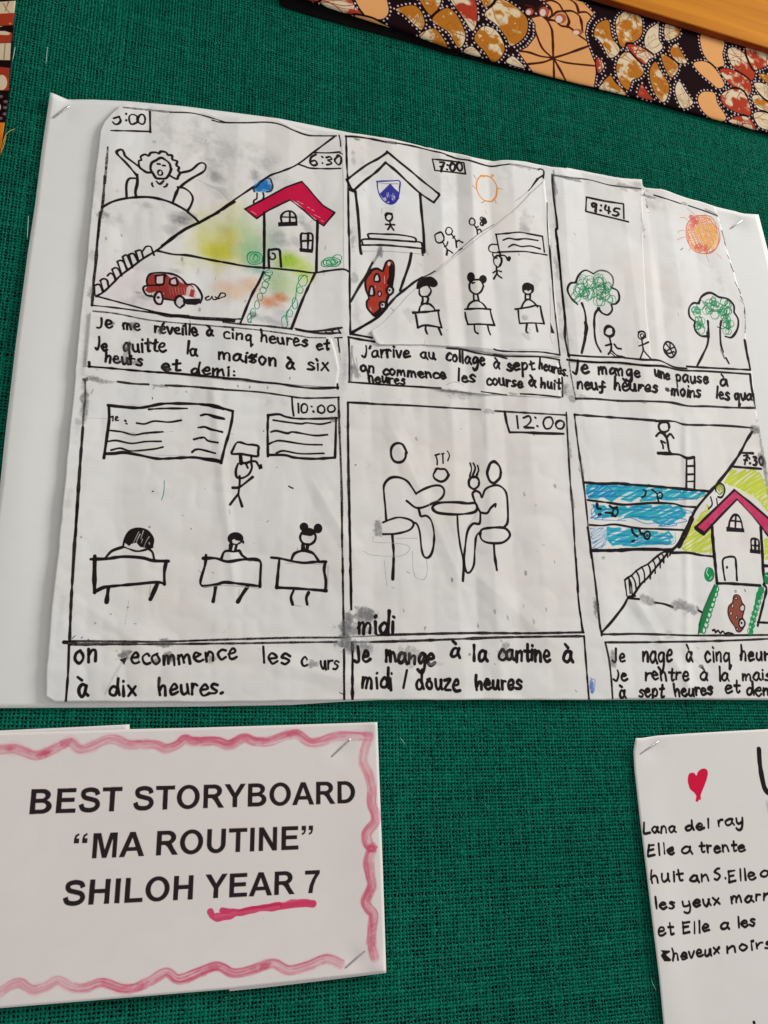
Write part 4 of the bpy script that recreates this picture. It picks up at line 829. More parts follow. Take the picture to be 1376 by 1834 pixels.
# --- panel 6, pool and home
sb.view(*B1)
AQ = (18, 158, 184); AB = (28, 118, 190)
for i, (pl, c) in enumerate([([(150, 558), (420, 556), (700, 582), (965, 612), (900, 652), (740, 655), (350, 665), (160, 645)], AQ), ([(200, 700), (320, 705), (600, 698), (800, 704), (830, 760), (700, 830), (560, 790), (400, 770), (220, 770)], AQ),
                             ([(300, 848), (480, 862), (740, 888), (720, 950), (560, 968), (330, 960), (250, 900)], AQ)]):
    G(np.mean([p[0] for p in pl]), np.mean([p[1] for p in pl]), 280, 40, (150, 214, 222), .55, cell=26, hard=1.5, rag=.4)
    sb.hatch(pl, c, -24 + 3 * i, 26, 17, .8, seed=20 + i); sb.hatch(pl, (30, 168, 180), -30, 34, 15, .6, seed=30 + i); sb.hatch(pl, AB, 2, 36, 7, .7, seed=40 + i, back=False)
sb.hatch([(150, 560), (300, 560), (380, 640), (160, 650)], AB, -35, 22, 7, .8, seed=51); sb.hatch([(180, 690), (300, 690), (260, 800), (180, 790)], AB, -35, 24, 5, .7, seed=52); sb.hatch([(180, 850), (300, 850), (280, 985), (190, 985)], AB, -35, 16, 5, .75, seed=53)
G(245, 895, 60, 50, (205, 212, 218), .85, cell=10); Lw(5, [(360, 795), (450, 780), (560, 820), (700, 800), (760, 830), (640, 835), (830, 800), (700, 760), (860, 745), (800, 720)], [(420, 965), (380, 940), (470, 935), (640, 940), (740, 935)], [(200, 700), (250, 740), (180, 780), (300, 770), (210, 790), (420, 800)], col=AB, a=.7)
Lw(4, [(750, 660), (880, 650), (960, 628)], [(600, 950), (740, 955), (750, 885)], col=(60, 80, 110), a=.7)
Lw(10, [(535, 592), (555, 600), (545, 632), (525, 642)], [(595, 590), (615, 605), (628, 618)], [(640, 672), (630, 640)]); sb.ell(648, 630, 17, 20, 9)
Lw(15, [(225, 688), (228, 715), (250, 720)], [(235, 760), (250, 755)]); sb.ell(348, 740, 18, 24, 10); Lw(13, [(280, 745), (330, 748)], [(310, 700), (335, 715), (360, 708)], [(325, 765), (350, 770)])
sb.ell(562, 898, 20, 26, 11); sb.disc(562, 898, 9, 12, (60, 60, 70)); Lw(14, [(460, 860), (470, 885), (495, 905)], [(510, 858), (520, 885), (540, 890)], [(460, 940), (475, 932)])
Lw(12, [(75, 85), (250, 98), (450, 112), (620, 125)], [(620, 128), (740, 130), (820, 152), (1000, 156), (1130, 162), (1270, 174)], dry=.1); Lw(12, [(72, 85), (95, 280), (120, 450), (135, 560), (155, 740), (170, 900), (187, 1053)], dry=.15)
G(120, 460, 18, 50, (120, 118, 118), .6, cell=7); G(165, 850, 12, 60, (140, 138, 138), .6, cell=7)
sb.ell(675, 168, 34, 36, 13); Lw(16, [(680, 205), (698, 260), (708, 320), (722, 348)]); Lw(12, [(622, 230), (645, 207), (668, 215), (692, 240), (702, 228), (720, 215), (740, 242)], [(683, 275), (655, 262), (668, 290), (670, 312)])
Lw(14, [(636, 345), (690, 343), (725, 350), (780, 355), (830, 378), (878, 372)]); Lw(18, [(640, 346), (722, 348)]); Lw(12, [(828, 378), (826, 590)], [(880, 375), (882, 480), (880, 592)], [(828, 432), (880, 430)], [(828, 488), (880, 486)], [(828, 536), (880, 534)])
Lw(14, [(140, 542), (260, 550), (360, 548), (450, 556), (540, 562), (700, 576), (830, 588), (985, 602)]); Lw(12, [(160, 660), (300, 678), (380, 690), (450, 690), (600, 680), (740, 685), (800, 702), (888, 708)], [(175, 828), (260, 832), (350, 825), (500, 850), (640, 855), (805, 862)]); Lw(16, [(185, 1000), (350, 1000), (500, 992), (730, 993)])
# lime grass
LM = (190, 204, 44)
for i, pl in enumerate([[(1120, 460), (1310, 462), (1350, 520), (1380, 620), (1380, 760), (1300, 650), (1180, 575), (1080, 545)], [(975, 690), (985, 740), (885, 840), (940, 890), (1002, 850), (1010, 1010), (880, 1010), (775, 990), (860, 850)], [(1350, 905), (1440, 960), (1440, 1060), (1350, 1055)]]):
    G(np.mean([p[0] for p in pl]), np.mean([p[1] for p in pl]), 110, 80, (222, 228, 150), .6, cell=26, hard=1.5, rag=.4)
    sb.hatch(pl, LM, -35, 20, 12, .8, seed=60 + i); sb.hatch(pl, (204, 214, 70), -42, 26, 9, .7, seed=70 + i)
Lw(14, [(1270, 200), (1230, 262), (1190, 340), (1130, 430), (1060, 520), (980, 612), (890, 722), (858, 790)]); Lw(26, [(862, 785), (835, 850), (800, 920), (775, 970)]); sb.fill([(790, 935), (815, 895), (800, 940)], (150, 150, 140), .7); Lw(16, [(800, 920), (760, 970), (720, 1005)])
sb.ell(1050, 590, 26, 30, 7, (110, 130, 20)); sb.curls(1040, 590, 24, 28, 4, 13, 6, (150, 170, 40), .8, 9); Lw(9, [(1025, 600), (1022, 570), (1045, 548), (1075, 560), (1085, 600), (1065, 640), (1040, 640)], [(990, 640), (1000, 690), (975, 720)], [(1030, 650), (1035, 690)])
Lw(12, [(1195, 342), (1275, 345)], [(1140, 435), (1200, 440), (1330, 450)]); hand(sb, "7:30", 1205, 425, 1350, 425, 58, 11); G(1340, 400, 35, 50, (60, 60, 62), .75, cell=8); G(1340, 280, 22, 110, (120, 120, 120), .75, cell=12); G(1290, 185, 40, 20, (60, 60, 62), .75, cell=8); G(1362, 500, 18, 100, (110, 112, 112), .7, cell=12)
ROOF = [(888, 845), (1000, 738), (1075, 665), (1150, 592), (1260, 680), (1440, 836), (1440, 960), (1376, 900), (1270, 765), (1168, 655), (1060, 765), (945, 888)]
sb.fill(ROOF, (198, 30, 84), .96, mott=.25); Lw(12, ROOF[:4], [ROOF[3], ROOF[4], ROOF[5]], [ROOF[7], ROOF[8], ROOF[9], ROOF[10], ROOF[11]], smooth=False); Lw(24, [(892, 850), (940, 885)]); Lw(8, [(920, 850), (1140, 625)], [(1200, 690), (1330, 820)], col=(222, 70, 120), a=.6)
sb.fill([(1168, 662), (1270, 768), (1350, 870), (1350, 1053), (1010, 1053), (1003, 835)], (232, 228, 222), .8)
Lw(15, [(1000, 840), (1005, 950), (1013, 1053)], [(1330, 850), (1335, 950), (1340, 1053)]); Lw(11, [(1112, 842), (1120, 800), (1145, 762), (1175, 765), (1195, 800), (1205, 852)], [(1160, 762), (1156, 842)], [(1122, 798), (1196, 806)])
sb.fill([(1095, 840), (1215, 852), (1218, 878), (1096, 872)]); Lw(11, [(1265, 995), (1265, 925), (1312, 932), (1315, 1000)], [(1290, 928), (1290, 1000)], [(1265, 965), (1315, 968)]); sb.fill([(1254, 990), (1325, 998), (1325, 1024), (1254, 1016)])
sb.view(*B2)
Lw(14, [(52, 20), (78, 185), (95, 320), (112, 450), (128, 600), (140, 720), (155, 812)], dry=.1); G(115, 600, 20, 60, (120, 118, 118), .75, cell=7)
Lw(16, [(75, 190), (250, 186), (400, 178), (660, 184)]); Lw(14, [(660, 205), (790, 205), (880, 222), (970, 232)])
top = [(648, 195), (615, 197), (590, 210), (565, 228), (530, 258), (495, 288), (450, 310), (408, 338), (375, 372), (350, 385), (325, 405)]
bot = [(655, 225), (640, 235), (610, 275), (585, 315), (548, 355), (512, 395), (470, 420), (435, 450), (410, 490), (380, 520), (350, 530)]
Lw(13, [(650, 190), (610, 245), (560, 305), (500, 380), (440, 440), (385, 522)])
for a, b, c in zip(top, bot, top[1:]): Lw(11, [a, ((a[0] + b[0]) / 2 + 8, (a[1] + b[1]) / 2 - 12), b]); Lw(11, [a, c], smooth=False)
Lw(12, [(325, 405), (340, 520)], [(355, 385), (365, 500)], [(350, 530), (400, 520)])
Lw(16, [(350, 530), (320, 590), (280, 645), (220, 720), (155, 790)]); Lw(14, [(350, 538), (430, 545)], [(545, 570), (610, 580), (675, 602)], [(865, 628), (888, 640)])
G(480, 545, 60, 28, (140, 138, 138), .85, cell=8, hard=2, rot=20); G(770, 605, 95, 34, (130, 128, 128), .9, cell=9, hard=2, rot=14); G(725, 575, 36, 26, (160, 158, 158), .6, cell=7, hard=2); G(650, 810, 50, 30, (205, 202, 198), .8); G(900, 850, 45, 16, (160, 158, 158), .6)
Lw(12, [(155, 803), (280, 803), (400, 800), (640, 806), (860, 812), (1376, 808), (1440, 808)], [(180, 862), (400, 862), (700, 858), (900, 855), (1200, 845), (1440, 833)], [(182, 862), (208, 980), (225, 1120), (236, 1275)], dry=.12)
Lw(18, [(962, 0), (975, 150), (985, 250), (1002, 430)], [(1320, 20), (1332, 180), (1340, 330), (1350, 430)], [(1000, 430), (1080, 430), (1150, 434), (1320, 446)]); Lw(13, [(1060, 405), (1048, 330), (1045, 258), (1080, 236), (1132, 240), (1142, 300), (1148, 405)]); sb.disc(1075, 312, 8, 12); Lw(14, [(1350, 300), (1440, 306)])
Lw(16, [(1345, 440), (1365, 470), (1345, 560), (1300, 740)]); Lw(13, [(1300, 715), (1440, 722)])
G_ = (22, 120, 62)
sb.disc(945, 365, 38, 54, (30, 130, 70)); sb.curls(945, 360, 24, 36, 9, 14, 7, (20, 150, 84), .9, 2); Lw(6, [(935, 320), (925, 350), (940, 375)], [(965, 380), (950, 400)], col=(200, 225, 205)); sb.disc(1372, 392, 28, 46, (26, 130, 70)); Lw(6, [(1360, 370), (1385, 380)], col=(200, 225, 205))
sb.fill([(985, 440), (1008, 450), (985, 520), (955, 600), (925, 690), (900, 760), (895, 795), (868, 795), (865, 730), (905, 630), (945, 530)], G_, .92)
for i in range(9): t = i / 8.; sb.ell(1000 - 95 * t, 470 + 300 * t, 14 + 5 * (i % 2), 26, 8, (20, 140, 74))
Lw(13, [(985, 440), (930, 560), (885, 680), (865, 798)], col=(20, 70, 40), a=.7)
sb.fill([(1325, 450), (1348, 460), (1325, 530), (1300, 620), (1275, 720), (1262, 790), (1235, 800), (1240, 740), (1275, 600), (1290, 500)], (24, 138, 76), .9)
for i in range(8): t = i / 7.; sb.ell(1325 - 80 * t, 480 + 300 * t, 20, 24, 7, (20, 150, 84))
for i in range(6): t = i / 5.; sb.disc(1310 - 65 * t, 560 + 190 * t, 8, 10, (205, 225, 205), .8)
CR = [(1125, 525), (1145, 512), (1170, 525), (1185, 570), (1205, 600), (1195, 650), (1190, 680), (1210, 720), (1195, 755), (1170, 785), (1145, 780), (1130, 745), (1100, 700), (1083, 650), (1088, 600), (1115, 570), (1125, 525)]
sb.fill(CR, (140, 72, 56), .95, smooth=True); Lw(9, CR, col=(60, 30, 26)); sb.disc(1187, 610, 18, 24, (222, 216, 212)); sb.ell(1187, 610, 18, 24, 8, (60, 30, 26)); sb.disc(1184, 722, 22, 30, (222, 216, 212)); sb.ell(1184, 722, 22, 32, 9); sb.disc(1182, 720, 8, 9)
for p in [(1116, 595, 8, 14), (1105, 650, 9, 12), (1145, 680, 7, 12), (1142, 540, 8, 10), (1150, 765, 7, 10)]: sb.disc(*p, (222, 216, 212)); sb.ell(*p, 6, (60, 30, 26))
Lw(10, [(970, 775), (985, 770), (990, 790), (1010, 775), (1025, 795), (1045, 780), (1060, 798), (1085, 792), (1120, 800)]); sb.curls(1140, 485, 6, 8, 3, 6, 3, (140, 138, 136)); Lw(4, [(1205, 475), (1210, 490)])
Lw(10, [(0, 640), (10, 720), (22, 790)]); G(165, 240, 14, 9, (120, 118, 118), .6)
hand(sb, "Je", 232, 1005, 328, 1005, 62, 13); G(235, 985, 30, 50, (100, 98, 98), .75, cell=7, hard=2); hand(sb, "nage", 452, 1000, 672, 1005, 75, 14); hand(sb, "à", 772, 1002, 822, 1002, 72, 14); hand(sb, "cinq", 910, 1005, 1098, 1005, 72, 13, asc=.8); hand(sb, "heures", 1165, 995, 1490, 1000, 62, 14)
hand(sb, "Je", 248, 1150, 345, 1138, 55, 13, asc=.7); hand(sb, "rentre", 472, 1140, 795, 1142, 58, 13, asc=.7); hand(sb, "à", 878, 1140, 932, 1142, 58, 14); hand(sb, "la", 1010, 1140, 1088, 1142, 52, 13); hand(sb, "maison", 1182, 1140, 1510, 1140, 52, 13)
hand(sb, "à", 285, 1268, 332, 1268, 55, 14); hand(sb, "sept", 425, 1260, 612, 1262, 60, 14, asc=.8); hand(sb, "heures", 690, 1262, 968, 1240, 52, 14); hand(sb, "et", 1055, 1235, 1168, 1235, 55, 13, asc=.9); hand(sb, "demi", 1215, 1248, 1440, 1255, 58, 14, asc=.8)
Lw(8, [(780, 930), (900, 1050), (950, 1110)], col=(200, 198, 194), a=.5); G(885, 1040, 20, 12, (60, 58, 58), .6)

# ------------------------------------------------------------------ the title card
tc = Canvas([(-70, 1290), (700, 1285), (705, 1750), (-70, 1825)], 2600, (233, 225, 221))
T_ = tc
n1 = fbm(T_.H, T_.W, 300, 25)[..., None]; T_.img *= (1 - .03 * (n1 - .5)).astype(np.float32)
PK = (208, 80, 108)
def brush(cv, pts, w, col=PK, a=.5, seed=1):
    """a watery brush line: pale body with dark bristle streaks and darker patches"""
    p = catmull(pts, 2.5 * cv.sc); g = np.random.default_rng(seed)
    d = np.gradient(p, axis=0); d /= np.linalg.norm(d, axis=1)[:, None] + 1e-9; nm = np.stack([-d[:, 1], d[:, 0]], -1)
    cv.stroke(p[::3], w, (226, 160, 170), .38, wob=.08); cv.stroke(p[::3], w * 1.2, (230, 184, 190), .25, wob=.1)
    for _ in range(int(len(p) / 60)): i_ = int(g.integers(5, len(p) - 5)); cv.smudge(p[i_, 0], p[i_, 1], w * .9 * cv.sc, w * .42 * cv.sc, (196, 66, 92), .5, cell=5, hard=1., rot=math.degrees(math.atan2(d[i_, 1], d[i_, 0])), rag=.7)
    kn = np.interp(np.arange(len(p)), np.arange(0, len(p) + 30, 18), g.random(len(np.arange(0, len(p) + 30, 18))))
    for j in range(18):
        o = g.uniform(-.5, .5); i0 = 0
        wav = np.interp(np.arange(len(p)), np.arange(0, len(p) + 40, 12), g.normal(0, .05, len(np.arange(0, len(p) + 40, 12))))
        q = p + nm * ((o + wav) * w * .92)[:, None]
        while i0 < len(p) - 4:
            L = int(g.uniform(14, 60)); seg = q[i0:i0 + L]
            al = kn[min(i0 + L // 2, len(p) - 1)]
            if len(seg) > 3 and g.random() < .35 + .65 * al:
                cv.stroke(seg[::2] if len(seg) > 6 else seg, w * g.uniform(.08, .26), col, (.04 + .27 * al) * g.uniform(.5, 1.2), wob=.3)
            i0 += int(L * .8)
tp = [(x / 3.931, 1270 + y / 3.931) for x, y in [(-250, 300), (0, 283), (100, 280), (170, 300), (250, 325), (330, 303), (400, 270), (480, 235), (512, 240), (560, 282), (640, 265), (740, 218), (820, 215), (900, 248), (1000, 248), (1090, 250), (1170, 278), (1250, 250), (1300, 212)]]
tp += [(330 + x / 3.528, 1270 + y / 3.528) for x, y in [(60, 205), (200, 203), (285, 225), (375, 182), (450, 203), (545, 200), (640, 165), (715, 158), (790, 208), (860, 205), (960, 172), (1080, 168), (1188, 172)]]
sp = [(330 + x / 3.528, 1270 + y / 3.528) for x, y in [(1170, 175), (1145, 250), (1132, 330), (1165, 410), (1185, 500), (1185, 600), (1205, 660), (1205, 715), (1155, 785), (1160, 850), (1192, 885)]]
sp += [(330 + x / 3.528, 1500 + y / 3.528) for x, y in [(1190, 60), (1165, 150), (1175, 240), (1185, 310), (1148, 400), (1165, 450), (1198, 490), (1188, 600), (1188, 690), (1208, 770)]]
bp = [(x / 3.931, 1520 + y / 3.931) for x, y in [(-250, 1090), (-100, 1050), (0, 1010), (70, 965), (140, 945), (190, 975), (240, 995), (330, 970), (410, 930), (500, 975), (600, 982), (720, 945), (850, 985), (940, 985), (1060, 930), (1170, 872), (1240, 915)]]
bp += [(330 + x / 3.528, 1500 + y / 3.528) for x, y in [(0, 890), (100, 850), (210, 815), (310, 858), (430, 838), (560, 797), (660, 840), (780, 812), (900, 770), (1005, 808)]]
for i, pp in enumerate([tp, sp, bp]): brush(tc, pp, 17.5 if i < 2 else 16.5, seed=i + 3)
u = lambda L: [(330 + x / 3.528, 1500 + y / 3.528) for x, y in L]
tc.stroke(u([(165, 470), (190, 502), (280, 498), (450, 455), (600, 440), (740, 420), (815, 420)]), 11, (214, 52, 96), .85); tc.stroke(u([(600, 432), (740, 410), (815, 418)]), 12, (218, 66, 106), .8)
tc.stroke(u([(240, 462), (330, 472), (450, 450), (600, 430)]), 10, (208, 46, 90), .85); tc.stroke(u([(200, 498), (330, 480), (600, 440)]), 5, (228, 110, 136), .6)
printed(tc, "BEST STORYBOARD", 52.5, 1458.5, 635, 1438.5, 44.5)
printed(tc, "<MA ROUTINE>", 132, 1539, 561, 1520.3, 45)
printed(tc, "SHILOH YEAR 7", 114, 1623, 571, 1599.3, 45)

# ------------------------------------------------------------------ the handwritten note
nt = Canvas([(1130, 1300), (1480, 1300), (1490, 1900), (1180, 1900)], 2900, (228, 225, 221))
nt.view(1110, 1290, 5.173)
nt.fill([(640, 600), (632, 560), (640, 505), (665, 487), (695, 492), (712, 515), (730, 475), (765, 450), (800, 452), (818, 480), (810, 540), (785, 610), (752, 695), (755, 735), (735, 738), (722, 758), (704, 745), (712, 705), (690, 670), (655, 640)], (214, 18, 62), .96, smooth=True)
nt.stroke([(1292, 272), (1300, 400), (1322, 540), (1350, 640), (1400, 680), (1500, 700), (1560, 600)], 40, INK, wob=.05)
nt.smudge(1376, 800, 26, 60, (150, 148, 146), .5)
k = dict(w=16)
hand(nt, "Lana", 222, 1048, 522, 1035, 55, asc=.9, **k); hand(nt, "del", 600, 1030, 832, 998, 55, **k); hand(nt, "ray", 905, 985, 1148, 968, 60, **k)
hand(nt, "Elle", 252, 1262, 508, 1238, 62, asc=.8, **k); hand(nt, "a", 570, 1240, 668, 1238, 62, **k); hand(nt, "trente", 737, 1228, 1162, 1215, 62, asc=.9, **k)
nt.view(1110, 1540, 5.173)
hand(nt, "huit", 277, 215, 592, 196, 66, asc=.9, **k); hand(nt, "an", 650, 202, 832, 198, 60, **k); hand(nt, "S.", 872, 190, 985, 175, 62, **k); hand(nt, "Elle", 1005, 205, 1262, 180, 62, asc=.85, **k); hand(nt, "a", 1300, 165, 1400, 160, 62, **k)
hand(nt, "les", 320, 455, 508, 448, 58, asc=.95, **k); hand(nt, "yeux", 585, 450, 932, 412, 62, **k); hand(nt, "marron", 1028, 402, 1560, 350, 58, **k)
hand(nt, "et", 350, 700, 500, 690, 72, asc=.8, **k); hand(nt, "Elle", 578, 688, 832, 660, 62, asc=.85, **k); hand(nt, "a", 930, 648, 1018, 636, 56, **k); hand(nt, "les", 1088, 632, 1258, 608, 58, asc=.8, **k)
nt.fill([(380, 838), (465, 842), (470, 855), (430, 880), (480, 925), (470, 942), (415, 942), (382, 890), (400, 862)]); hand(nt, "heveux", 487, 935, 925, 868, 60, asc=1.1, **k); hand(nt, "noirs", 990, 862, 1420, 812, 58, **k)
nt.stroke([(1245, 1508), (1248, 1512)], 24); nt.stroke([(1240, 1560), (1246, 1680)], 18)
nt.stroke([(300, 150), (360, 190)], 1, a=0)
nt.smudge(278, -1290 + 1650, 4, 4, (60, 60, 60), .0)

# ------------------------------------------------------------------ the printed cloth of the border
fb = Canvas([(500, -120), (1480, -60), (1480, 290), (520, 20), (520, -120)], 2400, (27, 11, 14))
OC, RU, PE, CRM = (176, 108, 34), (168, 58, 36), (222, 160, 100), (214, 196, 164)
C1 = (560, 0, 4.587); C2 = (820, 0, 4.587); C3 = (1080, 0, 4.649)
SH = []
def shape(view, kind, *pts): SH.append((view, kind, np.array(pts, float)))
shape(C2, 'R', (0, -60), (90, -40), (130, 20), (150, 120), (122, 215), (80, 170), (40, 100)); shape(C2, 'O', (240, 125), (300, 60), (350, 10), (450, 50), (540, 130), (562, 200), (535, 290), (440, 355), (400, 290), (330, 200))
shape(C2, 'O', (150, 320), (215, 230), (310, 260), (372, 370), (360, 440), (292, 497), (230, 420)); shape(C2, 'O', (200, -40), (290, -20), (270, 30), (220, 48)); shape(C2, 'W', (410, 510), (450, 465), (500, 500), (540, 555))
shape(C2, 'O', (1130, 290), (1150, 215), (1195, 182), (1240, 185), (1262, 300), (1320, 400), (1250, 455), (1180, 340)); shape(C2, 'R', (1140, 500), (1165, 480), (1198, 545), (1155, 590)); shape(C2, 'O', (1195, 700), (1250, 635), (1376, 760), (1330, 780), (1200, 735))
shape(C3, 'O', (118, 200), (140, 140), (200, 95), (260, 100), (295, 118), (318, 200), (300, 300), (170, 372), (130, 290)); shape(C3, 'W', (355, 330), (380, 260), (430, 220), (460, 212), (462, 320), (490, 388), (425, 435), (370, 400))
shape(C3, 'O', (530, 200), (620, 232), (625, 290), (530, 325)); shape(C3, 'O', (568, 430), (610, 372), (650, 430), (692, 512), (620, 508)); shape(C3, 'P', (828, 300), (920, 325), (1002, 352), (990, 450), (1002, 530), (940, 545), (870, 480), (832, 400))
shape(C3, 'P', (768, 535), (850, 520), (925, 570), (1000, 690), (955, 722), (890, 670), (810, 600)); shape(C3, 'P', (803, 830), (830, 780), (880, 772), (930, 787), (950, 860), (1012, 958), (990, 995), (900, 972), (830, 905))
shape(C3, 'R', (1050, 440), (1090, 405), (1170, 445), (1250, 570), (1240, 650), (1180, 640), (1090, 550)); shape(C3, 'R', (1205, 400), (1376, 440), (1370, 530), (1300, 565), (1255, 560)); shape(C3, 'R', (990, 590), (1080, 588), (1200, 660), (1228, 730), (1190, 785), (1060, 690))
shape(C3, 'R', (995, 800), (1060, 755), (1150, 760), (1205, 850), (1212, 950), (1080, 910), (1010, 860)); shape(C3, 'R', (1060, 1010), (1120, 972), (1210, 985), (1262, 1072), (1150, 1040)); shape(C3, 'O', (1258, 805), (1376, 810), (1440, 900), (1376, 925), (1290, 890))
shape(C3, 'W', (1268, 950), (1376, 955), (1440, 1070), (1376, 1075), (1300, 1040)); shape(C3, 'O', (1300, 620), (1376, 630), (1420, 690), (1376, 690)); shape(C3, 'W', (1268, 700), (1340, 700), (1420, 760), (1376, 825), (1300, 760))
shape(C3, 'O', (122, 570), (150, 480), (200, 448), (262, 480), (328, 585), (300, 635), (240, 660), (212, 732), (150, 670)); shape(C3, 'R', (215, 388), (300, 388), (412, 462), (380, 488), (338, 522)); shape(C3, 'O', (398, 610), (440, 530), (480, 600), (542, 705), (530, 800), (492, 832), (430, 750))
shape(C3, 'O', (490, 472), (530, 468), (622, 550), (562, 632)); shape(C3, 'O', (0, 700), (60, 638), (100, 690), (185, 782), (60, 775), (-20, 745)); shape(C3, 'R', (300, 770), (325, 708), (370, 770), (410, 825), (310, 800)); shape(C3, 'W', (610, 740), (640, 688), (690, 770), (742, 850), (668, 890), (625, 820))
shape(C3, 'R', (1420, 430), (1520, 470), (1500, 560), (1420, 560)); shape(C3, 'P', (1450, 640), (1550, 650), (1560, 800), (1470, 780)); shape(C3, 'O', (1460, 1000), (1560, 1000), (1580, 1120), (1480, 1100))
shape(C1, 'P', (360, -60), (560, -50), (612, 50), (602, 120), (540, 147), (430, 105)); shape(C1, 'R', (60, -60), (270, -40), (340, 55), (385, 112), (230, 90), (90, 30)); shape(C1, 'P', (360, 130), (480, 152), (560, 190), (620, 222), (450, 190))
shape(C1, 'O', (700, 80), (820, 50), (880, 90), (912, 170), (890, 232), (830, 190), (760, 120)); shape(C1, 'O', (870, -60), (1040, -30), (1010, 90), (955, 102)); shape(C1, 'O', (1000, 170), (1100, 82), (1180, 130), (1242, 262), (1232, 345), (1190, 370), (1120, 260))
shape(C1, 'O', (888, 295), (990, 240), (1050, 290), (1098, 385), (1000, 350)); shape(C1, 'W', (1250, 425), (1310, 385), (1376, 460)); shape(C1, 'R', (1140, -20), (1250, -60), (1330, 10), (1342, 150), (1312, 235), (1250, 150)); shape(C1, 'R', (-200, -140), (40, -100), (30, 0), (-120, -40))
gf = np.random.default_rng(5)
allp = []
for (v, kd, p) in SH:
    fb.view(*v); cen = p.mean(0)
    p = cen + (p - cen) * 1.1
    q = catmull(np.vstack([p, p[:1]]), 8)[:-1]
    base = {'O': OC, 'R': RU, 'P': PE, 'W': CRM}[kd]
    fb._keep = None
    fb.stroke(np.vstack([q[::3], q[:1]]), 36, (27, 11, 14), 1., smooth=False, wob=.03)
    res = fb.polymask([fb.plane(q)])
    allp.append((fb.plane(q), fb.plane(catmull(np.vstack([cen + (p - cen) * 1.0, p[:1]]), 8)[:-1])))
    if res is None: continue
    x, y, m = res; col = np.array(base, np.float32) / 255.
    h, w = m.shape; tex = np.empty((h, w, 3), np.float32); tex[:] = col
    if kd != 'P':
        sd = int(gf.integers(999)); yy_, xx_ = np.mgrid[0:h, 0:w]; th = gf.uniform(0, 6.28)
        grad = ((xx_ - w / 2) * math.cos(th) + (yy_ - h / 2) * math.sin(th)) / max(h, w)
        n = fbm(h, w, 34, sd, 3) + grad * .5 + (.12 if kd == 'W' else .0)
        cr = np.clip((n - .5) * 9, 0, 1)
        for _ in range(int(gf.integers(3, 7))):     # wax drops
            bx, by, br = gf.uniform(0, w), gf.uniform(0, h), gf.uniform(2.0, 6.5)
            cr = np.maximum(cr, np.clip(br - np.hypot(xx_ - bx, (yy_ - by) * gf.uniform(.6, 1.4)), 0, 1))
        cr = cr[..., None]
        tex = tex * (1 - cr) + np.array(CRM, np.float32) / 255. * cr
        for _ in range(int(gf.integers(5, 10))):      # brown wax cracks
            t0 = gf.uniform(0, 3.14); ca, sa = math.cos(t0), math.sin(t0); o_ = gf.uniform(-.4, .4) * max(h, w)
            u_ = (xx_ - w / 2) * ca + (yy_ - h / 2) * sa; v_ = -(xx_ - w / 2) * sa + (yy_ - h / 2) * ca
            k_ = np.clip(gf.uniform(1.2, 2.4) - np.abs(v_ - o_ - 4 * np.sin(u_ / 16. + o_)), 0, 1)[..., None] * .75 * cr
            tex = tex * (1 - k_) + col * np.array([.8, .7, .6], np.float32) * k_
    reg = fb.img[y:y + h, x:x + w]; reg[:] = reg * (1 - m[..., None]) + tex * m[..., None]
    if kd in 'ORW':           # fine dark ribs that follow the scale
        for f_ in (.62, .3):
            qq = cen + (q - cen) * f_; st_ = int(gf.integers(0, len(qq))); L_ = len(qq) // 2
            fb.stroke(np.roll(qq, -st_, 0)[:L_:3], 4, (96, 44, 22), .35, wob=.2)
# the big peach flower
fb.view(*C2)
FL = [(602, 140), (640, 122), (680, 125), (730, 170), (760, 60), (680, -20), (800, -70), (1000, -20), (1060, 50), (1118, 110), (1060, 190), (1045, 270), (1068, 370), (1128, 520), (1135, 600), (1118, 715), (870, 660), (620, 590), (500, 425), (575, 385), (640, 300), (640, 200)]
fb.fill(FL, PE, .97); BR = (66, 22, 16)
allp.append((fb.plane(np.array(FL, float)),) * 2)
fb.lines(17, [(785, 478), (700, 400), (650, 290), (600, 150)], [(785, 475), (780, 300), (765, 220), (700, 130), (600, 140)], [(785, 475), (900, 440), (1080, 375)], [(785, 480), (900, 515), (1130, 540)], [(790, 480), (840, 570), (885, 655)], [(788, 480), (792, 640)],
         [(785, 475), (680, 460), (590, 430), (495, 415)], [(785, 480), (700, 510), (580, 525)], [(730, 160), (800, 170), (850, 210), (920, 225), (1000, 290), (1070, 340)], [(560, 40), (620, 60), (640, 120)], [(650, 120), (670, 60), (720, 30), (760, 60), (775, 120), (740, 155)],
         [(780, 130), (820, 95), (880, 100), (915, 170), (900, 220)], [(700, 20), (760, 0), (830, 30), (870, 95)], [(870, 90), (940, 90), (1000, 130), (1020, 200), (1025, 260)], [(900, -20), (970, 30), (995, 100)], [(990, 100), (1060, 100), (1110, 150)], col=BR)
for (x, y, rx, ry) in [(590, 95, 34, 30), (710, 95, 42, 42), (845, 150, 48, 42), (985, 262, 44, 26)]:
    fb.disc(x, y, rx, ry, (170, 84, 60)); fb.disc(x - rx * .25, y + ry * .15, rx * .6, ry * .7, (212, 196, 184))
